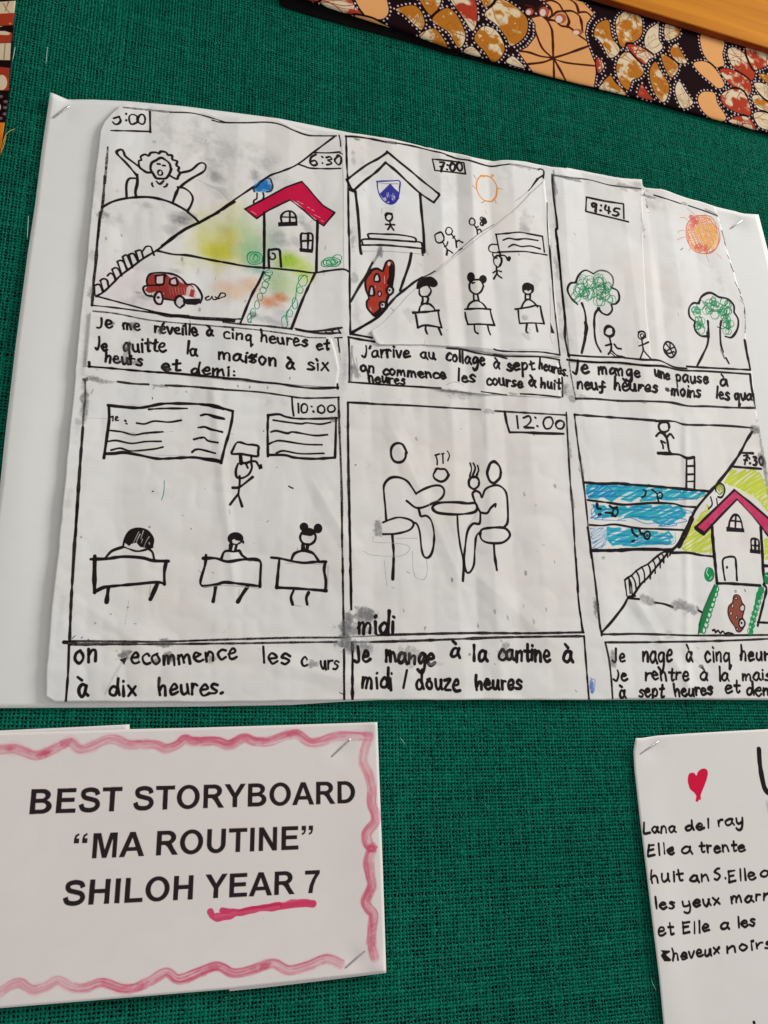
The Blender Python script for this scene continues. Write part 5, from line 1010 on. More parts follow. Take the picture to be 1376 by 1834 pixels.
# rows of pale dots that follow each scale
from math import hypot
cell = {}
for q, _ in allp:
    c = q.mean(0); d = np.vstack([q, q[:1]]); L = np.concatenate([[0], np.cumsum(np.linalg.norm(np.diff(d, axis=0), axis=1))])
    if L[-1] < 30: continue
    n = int(L[-1] / 12.5); t = np.arange(n) * L[-1] / n
    P = np.stack([np.interp(t, L, d[:, 0]), np.interp(t, L, d[:, 1])], -1)
    T = np.roll(P, -1, 0) - np.roll(P, 1, 0); T /= np.linalg.norm(T, axis=1)[:, None] + 1e-6
    N = np.stack([T[:, 1], -T[:, 0]], -1)
    sgn = 1 if ((P - c) * N).sum() > 0 else -1
    P = P + N * sgn * 6.0
    for (x, y) in P:
        xi, yi = int(x), int(y)
        if not (3 < xi < fb.W - 3 and 3 < yi < fb.H - 3): continue
        if fb.img[yi - 3:yi + 4, xi - 3:xi + 4].sum(-1).max() > .45: continue
        r = gf.uniform(2.5, 3.3)
        X = np.arange(-3, 4)[None, :]; Y = np.arange(-3, 4)[:, None]
        m = np.clip(r - np.sqrt((X * 1.0) ** 2 + (Y * .8) ** 2) + .5, 0, 1)
        fb._paint(xi - 3, yi - 3, m.astype(np.float32), (214, 196, 196), .92)

# left strip
fl = Canvas([(-60, -60), (40, -60), (40, 300), (-60, 420)], 2400, (27, 11, 14))
fl.view(0, 0, 6.55)
fl.fill([(-300, 40), (190, 5), (170, 150), (-300, 175)], CRM); fl.lines(9, [(40, 40), (80, 110), (120, 160)], [(100, 20), (60, 130)], col=(150, 80, 50)); fl.fill([(-300, 175), (170, 150), (155, 292), (-300, 320)], RU); fl.smudge(120, 270, 26, 24, (226, 170, 140), .9); fl.fill([(-300, 300), (40, 305), (0, 315), (-300, 330)], CRM)
fl.fill([(-300, 355), (60, 362), (145, 385), (130, 495), (-300, 520)], RU); fl.fill([(-300, 360), (60, 362), (125, 385), (100, 410), (-300, 395)], CRM); fl.fill([(-300, 520), (130, 500), (118, 705), (-300, 690)], CRM); fl.lines(8, [(60, 510), (45, 690)], col=(120, 72, 50))
fl.fill([(-300, 750), (115, 795), (105, 1060), (-300, 1060)], RU); fl.disc(20, 965, 66, 90, CRM)
for (x, y) in [(10, 1130), (65, 1190), (55, 1335), (5, 1385), (-60, 1300), (-40, 1180), (60, 1260)]: fl.disc(x, y, 26, 18, (120, 86, 90))
fl.disc(-6, 1255, 16, 36, (215, 205, 205)); fl.fill([(-300, 1435), (60, 1435), (20, 1834), (-300, 1900)], (222, 128, 32))
# ------------------------------------------------------------------ materials
def node_mat(name):
    m = bpy.data.materials.new(name); m.use_nodes = True
    nt_ = m.node_tree; b = nt_.nodes["Principled BSDF"]
    return m, nt_, b
def paper_mat(name, img=None, col=(.8, .78, .75), rough=.75, bump=.12, spec=.06, fine=900.):
    m, t, b = node_mat(name); N = t.nodes; K = t.links
    b.inputs['Roughness'].default_value = rough; b.inputs['Specular IOR Level'].default_value = spec
    tc_ = N.new('ShaderNodeTexCoord'); no = N.new('ShaderNodeTexNoise'); no.inputs['Scale'].default_value = fine; no.inputs['Detail'].default_value = 5
    K.new(tc_.outputs['Object'], no.inputs['Vector'])
    bp_ = N.new('ShaderNodeBump'); bp_.inputs['Strength'].default_value = bump; bp_.inputs['Distance'].default_value = .0004
    K.new(no.outputs['Fac'], bp_.inputs['Height']); K.new(bp_.outputs['Normal'], b.inputs['Normal'])
    n2 = N.new('ShaderNodeTexNoise'); n2.inputs['Scale'].default_value = 60.; n2.inputs['Detail'].default_value = 6
    K.new(tc_.outputs['Object'], n2.inputs['Vector'])
    mr = N.new('ShaderNodeMapRange'); mr.inputs[3].default_value = .965; mr.inputs[4].default_value = 1.02; K.new(n2.outputs['Fac'], mr.inputs[0])
    mx = N.new('ShaderNodeMix'); mx.data_type = 'RGBA'; mx.blend_type = 'MULTIPLY'; mx.inputs[0].default_value = 1.
    if img:
        ti = N.new('ShaderNodeTexImage'); ti.image = img; ti.interpolation = 'Linear'; ti.extension = 'EXTEND'
        uv = N.new('ShaderNodeUVMap'); uv.uv_map = 'uv'; K.new(uv.outputs[0], ti.inputs[0]); K.new(ti.outputs['Color'], mx.inputs[6])
    else: mx.inputs[6].default_value = (*col, 1)
    K.new(mr.outputs[0], mx.inputs[7]); K.new(mx.outputs[2], b.inputs['Base Color'])
    return m
M_story = paper_mat('storyboard_paper', sb.image('storyboard_print'))
M_card = paper_mat('card_paper', tc.image('card_print'), rough=.5)
M_note = paper_mat('note_paper', nt.image('note_print'))
M_white = paper_mat('white_paper', None, (.79, .79, .765))
M_slip = paper_mat('slip_paper', None, (.78, .74, .72))
M_cloth = paper_mat('wax_print_cloth', fb.image('wax_print'), rough=.9, bump=.3, spec=.02, fine=2500.)
M_cloth2 = paper_mat('wax_print_cloth_side', fl.image('wax_print_side'), rough=.9, bump=.3, spec=.02, fine=2500.)

def plain(name, col, rough=.5, metal=0., spec=.5):
    m, t, b = node_mat(name); b.inputs['Base Color'].default_value = (*col, 1); b.inputs['Roughness'].default_value = rough
    b.inputs['Metallic'].default_value = metal; b.inputs['Specular IOR Level'].default_value = spec
    return m, t, b
def noisy(name, c1, c2, scale=(1, 1, 1), nscale=8., rough=.6, detail=6, spec=.3, metal=0.):
    m, t, b = plain(name, c1, rough, metal, spec); N, K = t.nodes, t.links
    tx = N.new('ShaderNodeTexCoord'); mp = N.new('ShaderNodeMapping'); mp.inputs['Scale'].default_value = scale
    no = N.new('ShaderNodeTexNoise'); no.inputs['Scale'].default_value = nscale; no.inputs['Detail'].default_value = detail
    rp = N.new('ShaderNodeValToRGB'); rp.color_ramp.elements[0].position = .32; rp.color_ramp.elements[1].position = .68
    rp.color_ramp.elements[0].color = (*c1, 1); rp.color_ramp.elements[1].color = (*c2, 1)
    K.new(tx.outputs['Object'], mp.inputs[0]); K.new(mp.outputs[0], no.inputs['Vector']); K.new(no.outputs['Fac'], rp.inputs[0]); K.new(rp.outputs[0], b.inputs['Base Color'])
    bm_ = N.new('ShaderNodeBump'); bm_.inputs['Strength'].default_value = .25; bm_.inputs['Distance'].default_value = .001
    K.new(no.outputs['Fac'], bm_.inputs['Height']); K.new(bm_.outputs[0], b.inputs['Normal'])
    return m
M_wood = noisy('varnished_wood', (.46, .155, .009), (.62, .235, .017), (1.2, 14, 22), 3.0, .6, 8, .03)
M_wood_shaded = noisy('shaded_wood', (.20, .032, .010), (.32, .060, .015), (2, 20, 40), 4.0, .95, 6, .01)  # same wood darkened: the underside's shade is put into its colour
M_strip_shadow = plain('strip_shadow_black', (.006, .005, .005), .95, 0, .05)[0]  # near-black of the band that stands for the cloth strip's shadow
M_back = plain('board_backing', (.0006, .005, .004), .95, 0, .02)[0]
M_wall = noisy('plaster', (.55, .52, .46), (.62, .6, .54), (1, 1, 1), 12., .8)
M_steel = noisy('staple_steel', (.42, .41, .40), (.6, .59, .58), (1, 1, 1), 400., .32, 2, .5, .9)
# woven thread: colour varies per thread and along it
def thread_mat():
    m, t, b = node_mat('green_hessian'); N, K = t.nodes, t.links
    at = N.new('ShaderNodeAttribute'); at.attribute_name = 'tone'
    rp = N.new('ShaderNodeValToRGB'); e = rp.color_ramp.elements
    e[0].position = 0.; e[0].color = (.0028, .094, .059, 1); e[1].position = 1.; e[1].color = (.009, .255, .160, 1)
    m1 = rp.color_ramp.elements.new(.5); m1.color = (.004, .164, .102, 1)
    tx = N.new('ShaderNodeTexCoord'); no = N.new('ShaderNodeTexNoise'); no.inputs['Scale'].default_value = 1300.; no.inputs['Detail'].default_value = 3
    n3 = N.new('ShaderNodeTexNoise'); n3.inputs['Scale'].default_value = 7.; n3.inputs['Detail'].default_value = 3
    K.new(tx.outputs['Object'], no.inputs['Vector']); K.new(tx.outputs['Object'], n3.inputs['Vector'])
    a1 = N.new('ShaderNodeMath'); a1.operation = 'MULTIPLY_ADD'; a1.inputs[1].default_value = .7; a1.inputs[2].default_value = -.35; K.new(no.outputs['Fac'], a1.inputs[0])
    a2 = N.new('ShaderNodeMath'); a2.operation = 'ADD'; K.new(at.outputs['Fac'], a2.inputs[0]); K.new(a1.outputs[0], a2.inputs[1])
    a3 = N.new('ShaderNodeMath'); a3.operation = 'MULTIPLY_ADD'; a3.inputs[1].default_value = .5; a3.inputs[2].default_value = -.25; K.new(n3.outputs['Fac'], a3.inputs[0])
    a4 = N.new('ShaderNodeMath'); a4.operation = 'ADD'; K.new(a2.outputs[0], a4.inputs[0]); K.new(a3.outputs[0], a4.inputs[1])
    K.new(a4.outputs[0], rp.inputs[0]); K.new(rp.outputs[0], b.inputs['Base Color'])
    b.inputs['Roughness'].default_value = .85; b.inputs['Specular IOR Level'].default_value = .04
    bm_ = N.new('ShaderNodeBump'); bm_.inputs['Strength'].default_value = .6; bm_.inputs['Distance'].default_value = .0006
    K.new(no.outputs['Fac'], bm_.inputs['Height']); K.new(bm_.outputs[0], b.inputs['Normal'])
    return m
M_thread = thread_mat()
M_fuzz_glint = plain('highlight_fibre', (.03, .27, .18), .6, 0, .15)[0]  # fuzz made lighter so its colour carries highlights of the weave
M_pale = plain('pale_strand', (.45, .6, .5), .4, 0, .4)[0]  # pale strands, most of them modelled in place of bright staple glints
M_orange = plain('orange_fibre', (.62, .33, .06), .6)[0]

def box(name, x0, x1, y0, y1, z0, z1, mat, parent=None):
    v = [(x, y, z) for x in (x0, x1) for y in (y0, y1) for z in (z0, z1)]
    f = [(0, 1, 3, 2), (4, 6, 7, 5), (0, 4, 5, 1), (2, 3, 7, 6), (0, 2, 6, 4), (1, 5, 7, 3)]
    return mesh_obj(name, v, f, mat, parent, smooth=False)

# ------------------------------------------------------------------ wall and board
S0 = ray(350, 1550); S1 = ray(351, 1550)
MM = float(np.linalg.norm(S1 - S0))          # metres per photo pixel near the card
print('mm per px', MM * 1000)
cw = ray([-90, 1466, -90, 1466], [-90, -90, 1924, 1924])
X0, X1, Z0, Z1w = cw[:, 0].min(), cw[:, 0].max(), cw[:, 2].min(), cw[:, 2].max()
print('plane extents', X0, X1, Z0, Z1w)
wall = box('wall', X0 - 1.2, X1 + 1.2, .028, .10, Z0 - 1.2, Z1w + 1.2, M_wall); tag(wall, kind='structure')
board = empty('display_board', (0, 0, 0)); tag(board, 'large pinboard covered in coarse green woven hessian, behind all the pinned papers', 'pinboard')
box('backing_panel', X0 - .06, X1 + .06, .0022, .024, Z0 - .06, Z1w + .06, M_back, board)

# ------------------------------------------------------------------ hessian, thread by thread
def inside(poly, x, y):
    poly = np.asarray(poly, float); r = np.zeros(np.shape(x), bool)
    for (ax, ay), (bx, by) in zip(poly, np.roll(poly, -1, 0)):
        c = (ay > y) != (by > y)
        r ^= c & (x < (bx - ax) * (y - ay) / (by - ay + 1e-12) + ax)
    return r
def project(P):
    d = (P - CAMP) @ AMAT
    return CX + FPX * d[..., 0] / -d[..., 2], CY - FPX * d[..., 1] / -d[..., 2]
HIDE = [[(150, 260), (215, 240), (340, 250), (600, 290), (960, 345), (1290, 425), (1350, 460), (1400, 700), (1400, 1225), (-80, 1235), (-80, 1180)],
        [(-80, 1345), (640, 1330), (655, 1712), (-80, 1775)], [(1172, 1360), (1500, 1345), (1500, 2000), (1240, 2000)],
        [(640, -90), (1466, -90), (1466, 200), (1300, 175), (900, 75)]]
PITCH = 7.0 * MM
def threads(vertical):
    g = np.random.default_rng(3 if vertical else 4)
    A0, A1_, B0, B1_ = (X0, X1, Z0, Z1w) if vertical else (Z0, Z1w, X0, X1)
    na = int((A1_ - A0) / PITCH); nb = int((B1_ - B0) / PITCH); K_ = nb * 2 + 1
    i = np.arange(na); k = np.arange(K_)
    pos = A0 + (i + .5) * PITCH + np.cumsum(g.normal(0, .02, na)) * 0 + g.normal(0, .07 * PITCH, na)
    wid = PITCH * np.clip(.27 * np.exp(g.normal(0, .07, na)), .18, .40)
    tone = np.clip(.5 + g.normal(0, .08, na), .1, .95)
    low = g.normal(0, 1, (na, K_ // 14 + 3)); kk = k / 14.; ki = kk.astype(int); kf = kk - ki
    wob = low[:, ki] * (1 - kf) + low[:, ki + 1] * kf
    lw = g.normal(0, 1, (na, K_ // 5 + 3)); kk = k / 5.; ki = kk.astype(int); kf = kk - ki
    ww = lw[:, ki] * (1 - kf) + lw[:, ki + 1] * kf
    W = wid[:, None] * np.clip(1 + .15 * ww + g.normal(0, .16, (na, K_)), .45, 1.7)
    u_ = pos[:, None] + .06 * PITCH * wob + g.normal(0, .05 * PITCH, (na, K_))
    v_ = B0 + k[None, :] * PITCH * .5 + 0 * u_
    ph = ((i[:, None] + (k[None, :] // 2)) % 2) * 2 - 1
    if not vertical: ph = -ph
    up = np.where(k[None, :] % 2 == 1, ph, 0) * .00062
    W = W * (1 + .22 * np.where(k[None, :] % 2 == 1, ph, 0))
    TT = tone[:, None] + .06 * ww
    V = np.empty((na, K_, 3, 3), np.float32)
    for j, s_ in enumerate((-1, 0, 1)):
        yy = -(up + (0.00062 if s_ == 0 else -.00015))
        # the yarn's twist slants each visible turn a little
        aa = u_ + s_ * W; bb = v_ + s_ * PITCH * .13
        V[:, :, j, 0] = aa if vertical else bb; V[:, :, j, 1] = yy; V[:, :, j, 2] = bb if vertical else aa
    a = np.arange(na)[:, None, None] * (K_ * 3); b = np.arange(K_ - 1)[None, :, None] * 3; c = np.arange(2)[None, None, :]
    v0 = (a + b + c); F = np.stack([v0, v0 + 1, v0 + 4, v0 + 3], -1).reshape(-1, 4)
    V = V.reshape(-1, 3); T = np.repeat(TT.reshape(-1), 3)
    px, py = project(V[F[:, 0]])
    keep = (px > -60) & (px < 1436) & (py > -60) & (py < 1894)
    for h in HIDE: keep &= ~inside(h, px, py)
    F = F[keep]; used = np.unique(F); re_ = np.zeros(len(V), np.int64); re_[used] = np.arange(len(used))
    return V[used], re_[F], T[used]
v1, f1, t1 = threads(True); v2, f2, t2 = threads(False)
V = np.vstack([v1, v2]); F = np.vstack([f1, f2 + len(v1)]); T = np.concatenate([t1, t2])
hs = mesh_obj('woven_fabric', V, F, M_thread, board); tag(hs, kind='stuff')
at_ = hs.data.attributes.new('tone', 'FLOAT', 'POINT'); at_.data.foreach_set('value', T.astype(np.float32))
print('hessian faces', len(F))

def hair_mesh(paths, rad):
    """thin three-sided tubes"""
    Vs, Fs, n0 = [], [], 0
    for p in paths:
        p = np.asarray(p, float); d = np.gradient(p, axis=0); d /= np.linalg.norm(d, axis=1)[:, None] + 1e-12
        a = np.cross(d, [0, 1, 0]); a /= np.linalg.norm(a, axis=1)[:, None] + 1e-9; b = np.cross(d, a)
        n = len(p); tp_ = np.clip(np.minimum(np.arange(n), np.arange(n)[::-1]) / 1.5 + .35, 0, 1)[:, None] * rad
        for k in range(3):
            w_ = 2.094 * k; Vs.append(p + (a * math.cos(w_) + b * math.sin(w_)) * tp_)
        i = np.arange(n - 1)
        for k in range(3):
            q = (k + 1) % 3; Fs.append(np.stack([n0 + k * n + i, n0 + q * n + i, n0 + q * n + i + 1, n0 + k * n + i + 1], -1))
        n0 += 3 * n
    return np.vstack(Vs), np.vstack(Fs)
g = np.random.default_rng(8); paths = []
while len(paths) < 4200:
    x, z = g.uniform(X0, X1), g.uniform(Z0, Z1w)
    px, py = project(np.array([x, 0, z]))
    if not (-20 < px < 1400 and -20 < py < 1850) or any(inside(h, px, py) for h in HIDE): continue
    if py < 900 and g.random() < .6: continue
    L = PITCH * g.uniform(.5, 1.5); an = math.radians(g.normal(108, 10)) if g.random() < .75 else g.uniform(0, 3.14)
    if g.random() < .02: L *= 3
    t = np.linspace(-.5, .5, 5)[:, None]; cu = g.normal(0, .10)
    p = np.array([x, -.0011, z]) + t * L * np.array([math.cos(an), 0, math.sin(an)]) + (t ** 2) * L * cu * np.array([-math.sin(an), 0, math.cos(an)])
    p[:, 1] -= .0004 * (1 - (2 * t[:, 0]) ** 2)
    paths.append(p)
v, f = hair_mesh(paths, .00017); tag(mesh_obj('fuzz_and_highlights', v, f, M_fuzz_glint, board), kind='stuff')  # loose fibres that also paint in the highlights of the weave

# ------------------------------------------------------------------ sheets of paper
def resample(p, n):
    p = np.asarray(p, float); L = np.concatenate([[0], np.cumsum(np.linalg.norm(np.diff(p, axis=0), axis=1))])
    t = np.linspace(0, L[-1], n); return np.stack([np.interp(t, L, p[:, 0]), np.interp(t, L, p[:, 1])], -1)
def coons(top, bottom, left, right, nu, nv):
    """photo-pixel grid of a sheet whose four edges the photo shows; (nv, nu, 2)"""
    T, B, Lf, R = resample(top, nu), resample(bottom, nu), resample(left, nv), resample(right, nv)
    u_ = np.linspace(0, 1, nu)[None, :, None]; v_ = np.linspace(0, 1, nv)[:, None, None]
    return (1 - v_) * T[None] + v_ * B[None] + (1 - u_) * Lf[:, None] + u_ * R[:, None] - \
        ((1 - u_) * (1 - v_) * T[0] + u_ * (1 - v_) * T[-1] + (1 - u_) * v_ * B[0] + u_ * v_ * B[-1])
def sheet(name, edges, nu, nv, hfun, mat, canvas=None, parent=None, thick=.00028):
    P = coons(*edges, nu, nv); px, py = P[..., 0], P[..., 1]
    h = hfun(px, py)
    W3 = ray(px, py, h).reshape(-1, 3)
    i = np.arange(nv - 1)[:, None] * nu + np.arange(nu - 1)[None, :]
    top = np.stack([i, i + nu, i + nu + 1, i + 1], -1).reshape(-1, 4)
    n = nu * nv; back = top[:, ::-1] + n
    rim = np.concatenate([np.arange(nu), np.arange(1, nv) * nu + nu - 1, (nv - 1) * nu + np.arange(nu - 2, -1, -1), np.arange(nv - 2, 0, -1) * nu])
    a, b = rim, np.roll(rim, -1)
    side = np.stack([a, b, b + n, a + n], -1)
    V_ = np.vstack([W3, W3 + [0, thick, 0]])
    uv = None
    if canvas is not None:
        q = canvas.uv(px, py).reshape(-1, 2); uv = np.vstack([q, q])
    o = mesh_obj(name, V_, np.vstack([top, back, side]), mat, parent, uv=uv)
    e = o.data.attributes.new('sharp_face', 'BOOLEAN', 'FACE')
    sh = np.zeros(len(o.data.polygons), bool); sh[-len(side):] = True; e.data.foreach_set('value', sh)
    return o
def lerp_noise(n, seed, amp):
    g_ = np.random.default_rng(seed); return g_.normal(0, amp, n)
def vn(px, py, cell, seed):
    """smooth value noise over photo pixels"""
    g_ = np.random.default_rng(seed); gr_ = g_.random((80, 80)); x = np.clip(px / cell + 20, 0, 78); y = np.clip(py / cell + 20, 0, 78)
    xi, yi = x.astype(int), y.astype(int); fx, fy = x - xi, y - yi; fx = fx * fx * (3 - 2 * fx); fy = fy * fy * (3 - 2 * fy)
    return (gr_[yi, xi] * (1 - fx) + gr_[yi, xi + 1] * fx) * (1 - fy) + (gr_[yi + 1, xi] * (1 - fx) + gr_[yi + 1, xi + 1] * fx) * fy
def bell(d, w): return np.exp(-(d / w) ** 2)

BASE = .0020
def h_mount(px, py):
    h = BASE + .0012 * vn(px, py, 190, 3)
    h += .004 * bell(px - (40 - .1 * (py - 700)), 70) * bell(py - 820, 330)            # left edge stands off between the staples
    h += .0045 * bell(px - 92, 22) * bell(py - 168, 26)                               # the corner beyond the staple curls
    h -= .0010 * bell(px - 112, 22) * bell(py - 198, 22)
    h += .0035 * bell(px - 1340, 30) * bell(py - 384, 22)
    h -= .0010 * bell(px - 1322, 16) * bell(py - 401, 16)
    return np.maximum(h, .0018)
CREASE = [(60, 0), (150, 1.4), (206, .3), (262, 1.5), (330, .5), (398, 2.2), (455, .2), (505, 1.3), (560, .1), (616, 1.7), (668, .5), (718, 1.3), (772, .3), (815, 1.8), (846, .4), (878, 2.3), (912, .6), (960, 1.7), (1018, .2), (1062, 1.5), (1104, .2), (1150, 1.2), (1182, 2.2), (1228, .5), (1268, 1.5), (1310, .3), (1400, 1.0), (1500, .2)]
CX_ = np.array([c[0] for c in CREASE], float); CH_ = np.array([c[1] for c in CREASE])
def h_story(px, py):
    # fold lines fan out from the top, as the photo's verticals do
    q = 600 + (px - 600) * (4000 + 900) / (4000 + py)
    q = q + 7 * (vn(px, py, 120, 31) - .5)
    f = np.interp(q, CX_, CH_)
    amp = np.interp(py, [180, 420, 720, 1000, 1260], [1.15, .85, .62, .5, .35])
    h = .0018 * np.interp(px, [100, 560, 660, 780, 960, 1100, 1300], [.45, .5, .8, 1.15, 1.1, .8, .8]) * f * amp * (.6 + .8 * vn(px, py, 230, 32))
    h += .0022 * np.abs(vn(px, py, 150, 33) - .5) + .0018 * np.abs(vn(px, py, 64, 34) - .5) * (.4 + vn(px, py, 200, 39)) + .0007 * np.abs(vn(px, py, 28, 36) - .5)
    # a few slanting creases
    for (x0, y0, x1, y1, w, a) in [(700, 760, 830, 1050, 20, .5), (1130, 1060, 1250, 1250, 16, .6), (1228, 760, 1232, 1250, 9, .6), (480, 1180, 660, 1230, 22, .5), (1160, 400, 1180, 640, 14, .6), (1185, 600, 1240, 520, 16, .5),
                                (380, 680, 420, 1060, 14, .5), (560, 860, 640, 1000, 20, .5), (830, 1010, 1000, 1160, 26, .5), (90, 1040, 300, 1190, 30, .4)]:
        dx, dy = x1 - x0, y1 - y0; L = math.hypot(dx, dy); t = ((px - x0) * dx + (py - y0) * dy) / L; d = ((px - x0) * dy - (py - y0) * dx) / L
        h += .0017 * a * np.clip(1 - np.abs(d) / w, 0, 1) * np.clip(np.minimum(t, L - t) / 40 + .5, 0, 1)
    base = h_mount(px, py) + .0011
    edge = np.interp(py, [180, 260, 420, 700, 1000, 1200, 1260], [.0002, .0008, .0016, .0018, .0028, .0024, .0012])
    xl = np.interp(py, [186, 430, 900, 1256], [190, 158, 113, 84])
    h += edge * np.exp(-np.maximum(px - xl, 0) / 75.)
    return base + h
TOP = [(199, 205.5), (216, 188), (224, 185), (270, 188), (330, 194), (380, 204), (398, 209), (435, 210), (472, 210), (499, 213), (517, 222.6), (545, 234), (569, 236), (606, 236), (640, 239), (685, 245.5), (716, 251.6), (746, 259), (800, 271), (821, 275), (835, 278),
       (852, 283), (880, 289), (894, 287), (913, 286), (940, 289), (974, 296), (988, 299), (1018, 301), (1040, 305), (1060, 310), (1096, 317), (1117, 320), (1150, 322), (1152, 337), (1169, 337), (1184, 338), (1202, 344), (1226, 353), (1256, 361), (1280, 369)]
LEFT = [(199, 205.5), (182, 224), (180, 236), (177, 262), (172, 300), (163, 380), (155, 476), (144, 563), (133, 698), (124, 780), (113, 900), (104, 990), (92, 1090), (87, 1160), (83, 1205), (82, 1247)]
RIGHT = [(1280, 369), (1286, 385), (1290, 398), (1294, 412), (1302, 445), (1308, 464), (1315, 486), (1322, 510), (1331, 535), (1336, 560), (1337, 610), (1347, 663), (1354, 730), (1362, 775), (1373, 826), (1396, 1000), (1425, 1252)]
BOT = [(82, 1247), (84, 1254), (90, 1257), (200, 1256.5), (370, 1257), (500, 1255), (620, 1253), (800, 1252), (960, 1251.5), (1052, 1252), (1120, 1251), (1240, 1250), (1425, 1250)]
gj = np.random.default_rng(77)
def rough(p, a):
    p = resample(p, max(len(p) * 3, 60)); n = gj.normal(0, a, len(p)); n[0] = n[-1] = 0
    return p + np.stack([n * .6, n], -1)
mount_edges = ([(90, 165), (96, 167), (121, 178), (165, 178), (230, 181), (330, 190), (500, 212), (700, 252), (900, 292), (1100, 330), (1250, 362), (1299, 374), (1317, 378), (1329, 382), (1359, 384)],
               [(-52, 1268), (0, 1268), (200, 1266.5), (370, 1264), (520, 1261), (600, 1255.5), (700, 1250.5), (1052, 1250), (1240, 1249), (1376, 1249), (1500, 1249)],
               [(90, 165), (76, 260), (62, 372), (50, 450), (29, 610), (8, 790), (0, 870), (-20, 1010), (-38, 1150), (-52, 1268)], [(1359, 384), (1376, 450), (1400, 560), (1450, 860), (1500, 1254)])
o = sheet('mount_sheet', mount_edges, 150, 120, h_mount, M_white); tag(o, 'large plain white backing sheet showing along the left of the storyboard', 'paper sheet')
story = empty('storyboard', tuple(ray(700, 1250, .004))); tag(story, 'wrinkled hand drawn storyboard with six inked and coloured comic panels', 'poster')
def child_fix(o, parent):
    o.parent = parent; o.matrix_parent_inverse = Matrix.Translation(parent.location).inverted(); return o
SE = (rough(TOP, .35), rough(BOT, .35), rough(LEFT, .6), rough(RIGHT, .5))
child_fix(sheet('drawing_sheet', SE, 420, 330, h_story, M_story, sb), story)
# pieces of paper glued over the drawing: each a little proud, its free edge lifting
def glued(edges, lift, nu=90, nv=70, off=.0005):
    ed = [rough(e, .25) for e in edges]
    allp_ = np.vstack(ed)
    def hf(px, py):
        h = h_story(px, py) + off
        for (x0, y0, x1, y1, w, a) in lift:
            dx, dy = x1 - x0, y1 - y0; L = math.hypot(dx, dy); t = np.clip(((px - x0) * dx + (py - y0) * dy) / (L * L), 0, 1)
            d = np.hypot(px - x0 - t * dx, py - y0 - t * dy); h += a * np.exp(-d / w)
        return h
    o = sheet('glued_piece', ed, nu, nv, hf, M_story, sb, thick=.0002)
    return child_fix(o, story)
# triangle with the class, over the lower right of panel two
glued(([(664, 594), (690, 575), (733, 527), (760, 503), (781, 487), (822, 454), (861, 422), (886, 403), (925, 372), (950, 345), (976, 322)],
       [(672, 612), (681, 617), (760, 617), (820, 622), (885, 634), (1005, 640)], [(664, 594), (668, 603), (672, 612)], [(976, 322), (990, 480), (1005, 640)]),
      [(664, 594, 681, 617, 9, .0010), (681, 617, 820, 622, 6, .0006)])
# left half of panel three
glued(([(992, 303), (1018, 300.5), (1060, 309), (1096, 316), (1117, 319), (1150, 321)], [(1022, 648), (1090, 650), (1168, 656)], [(992, 303), (998, 420), (1010, 540), (1022, 648)], [(1150, 321), (1151, 345), (1152, 440), (1158, 560), (1168, 656)]),
      [(1150, 321, 1153, 440, 9, .0008), (1080, 312, 1150, 320, 8, .0008)])
# caption strip of panel one and the house piece
glued(([(160, 560), (250, 570), (380, 580), (500, 598), (594, 606)], [(152, 655), (300, 668), (450, 684), (604, 694)], [(160, 560), (156, 610), (152, 655)], [(594, 606), (602, 630), (608, 660), (604, 694)]),
      [(594, 606, 608, 660, 7, .0008), (160, 560, 152, 655, 6, .0005)])
glued(([(630, 618), (800, 626), (900, 645), (1000, 650)], [(628, 684), (760, 694), (870, 706), (1004, 713)], [(630, 618), (628, 650), (628, 684)], [(1000, 650), (1006, 680), (1004, 713)]), [(790, 697, 880, 707, 9, .0009)], off=.0004)

# ------------------------------------------------------------------ the title card
card = empty('title_card', tuple(ray(350, 1780, .003))); tag(card, 'white card printed best storyboard inside a wavy pink painted border', 'card')
def h_card(px, py):
    h = .0034 + .0008 * vn(px, py, 260, 51) + .0018 * bell(px - 684, 60) * bell(py - 1520, 170) + .0022 * bell(px - 688, 22) * bell(py - 1738, 22) + .0018 * bell(px - 676, 20) * bell(py - 1295, 18)
    h -= .0008 * bell(px - 612, 20) * bell(py - 1340, 20) + .0008 * bell(px - 636, 20) * bell(py - 1718, 18)
    return np.maximum(h, .0024)
child_fix(sheet('front_sheet', ([(-70, 1314), (0, 1312.5), (150, 1309), (234, 1306), (350, 1303.5), (500, 1299), (676, 1293.5)], [(-70, 1812), (0, 1806), (152, 1793.5), (350, 1777), (410, 1772), (550, 1757), (692, 1741.5)],
                                [(-70, 1314), (-70, 1812)], [(676, 1293.5), (680, 1400), (686, 1560), (692, 1741.5)]), 130, 90, h_card, M_card, tc), card)
child_fix(sheet('back_slip', ([(-70, 1309.5), (0, 1308.5), (120, 1303), (232, 1297.5)], [(-70, 1400), (80, 1398), (236, 1394)], [(-70, 1309.5), (-70, 1400)], [(232, 1297.5), (236, 1394)]), 30, 20, lambda a, b: h_card(a, b) - .0008, M_slip), card)
child_fix(sheet('back_slip', ([(408, 1680), (550, 1670), (688, 1660)], [(411, 1775.5), (470, 1769.5), (560, 1759), (691.5, 1743)], [(408, 1680), (411, 1775.5)], [(688, 1660), (691.5, 1743)]), 30, 20, lambda a, b: h_card(a, b) - .0008, M_slip), card)

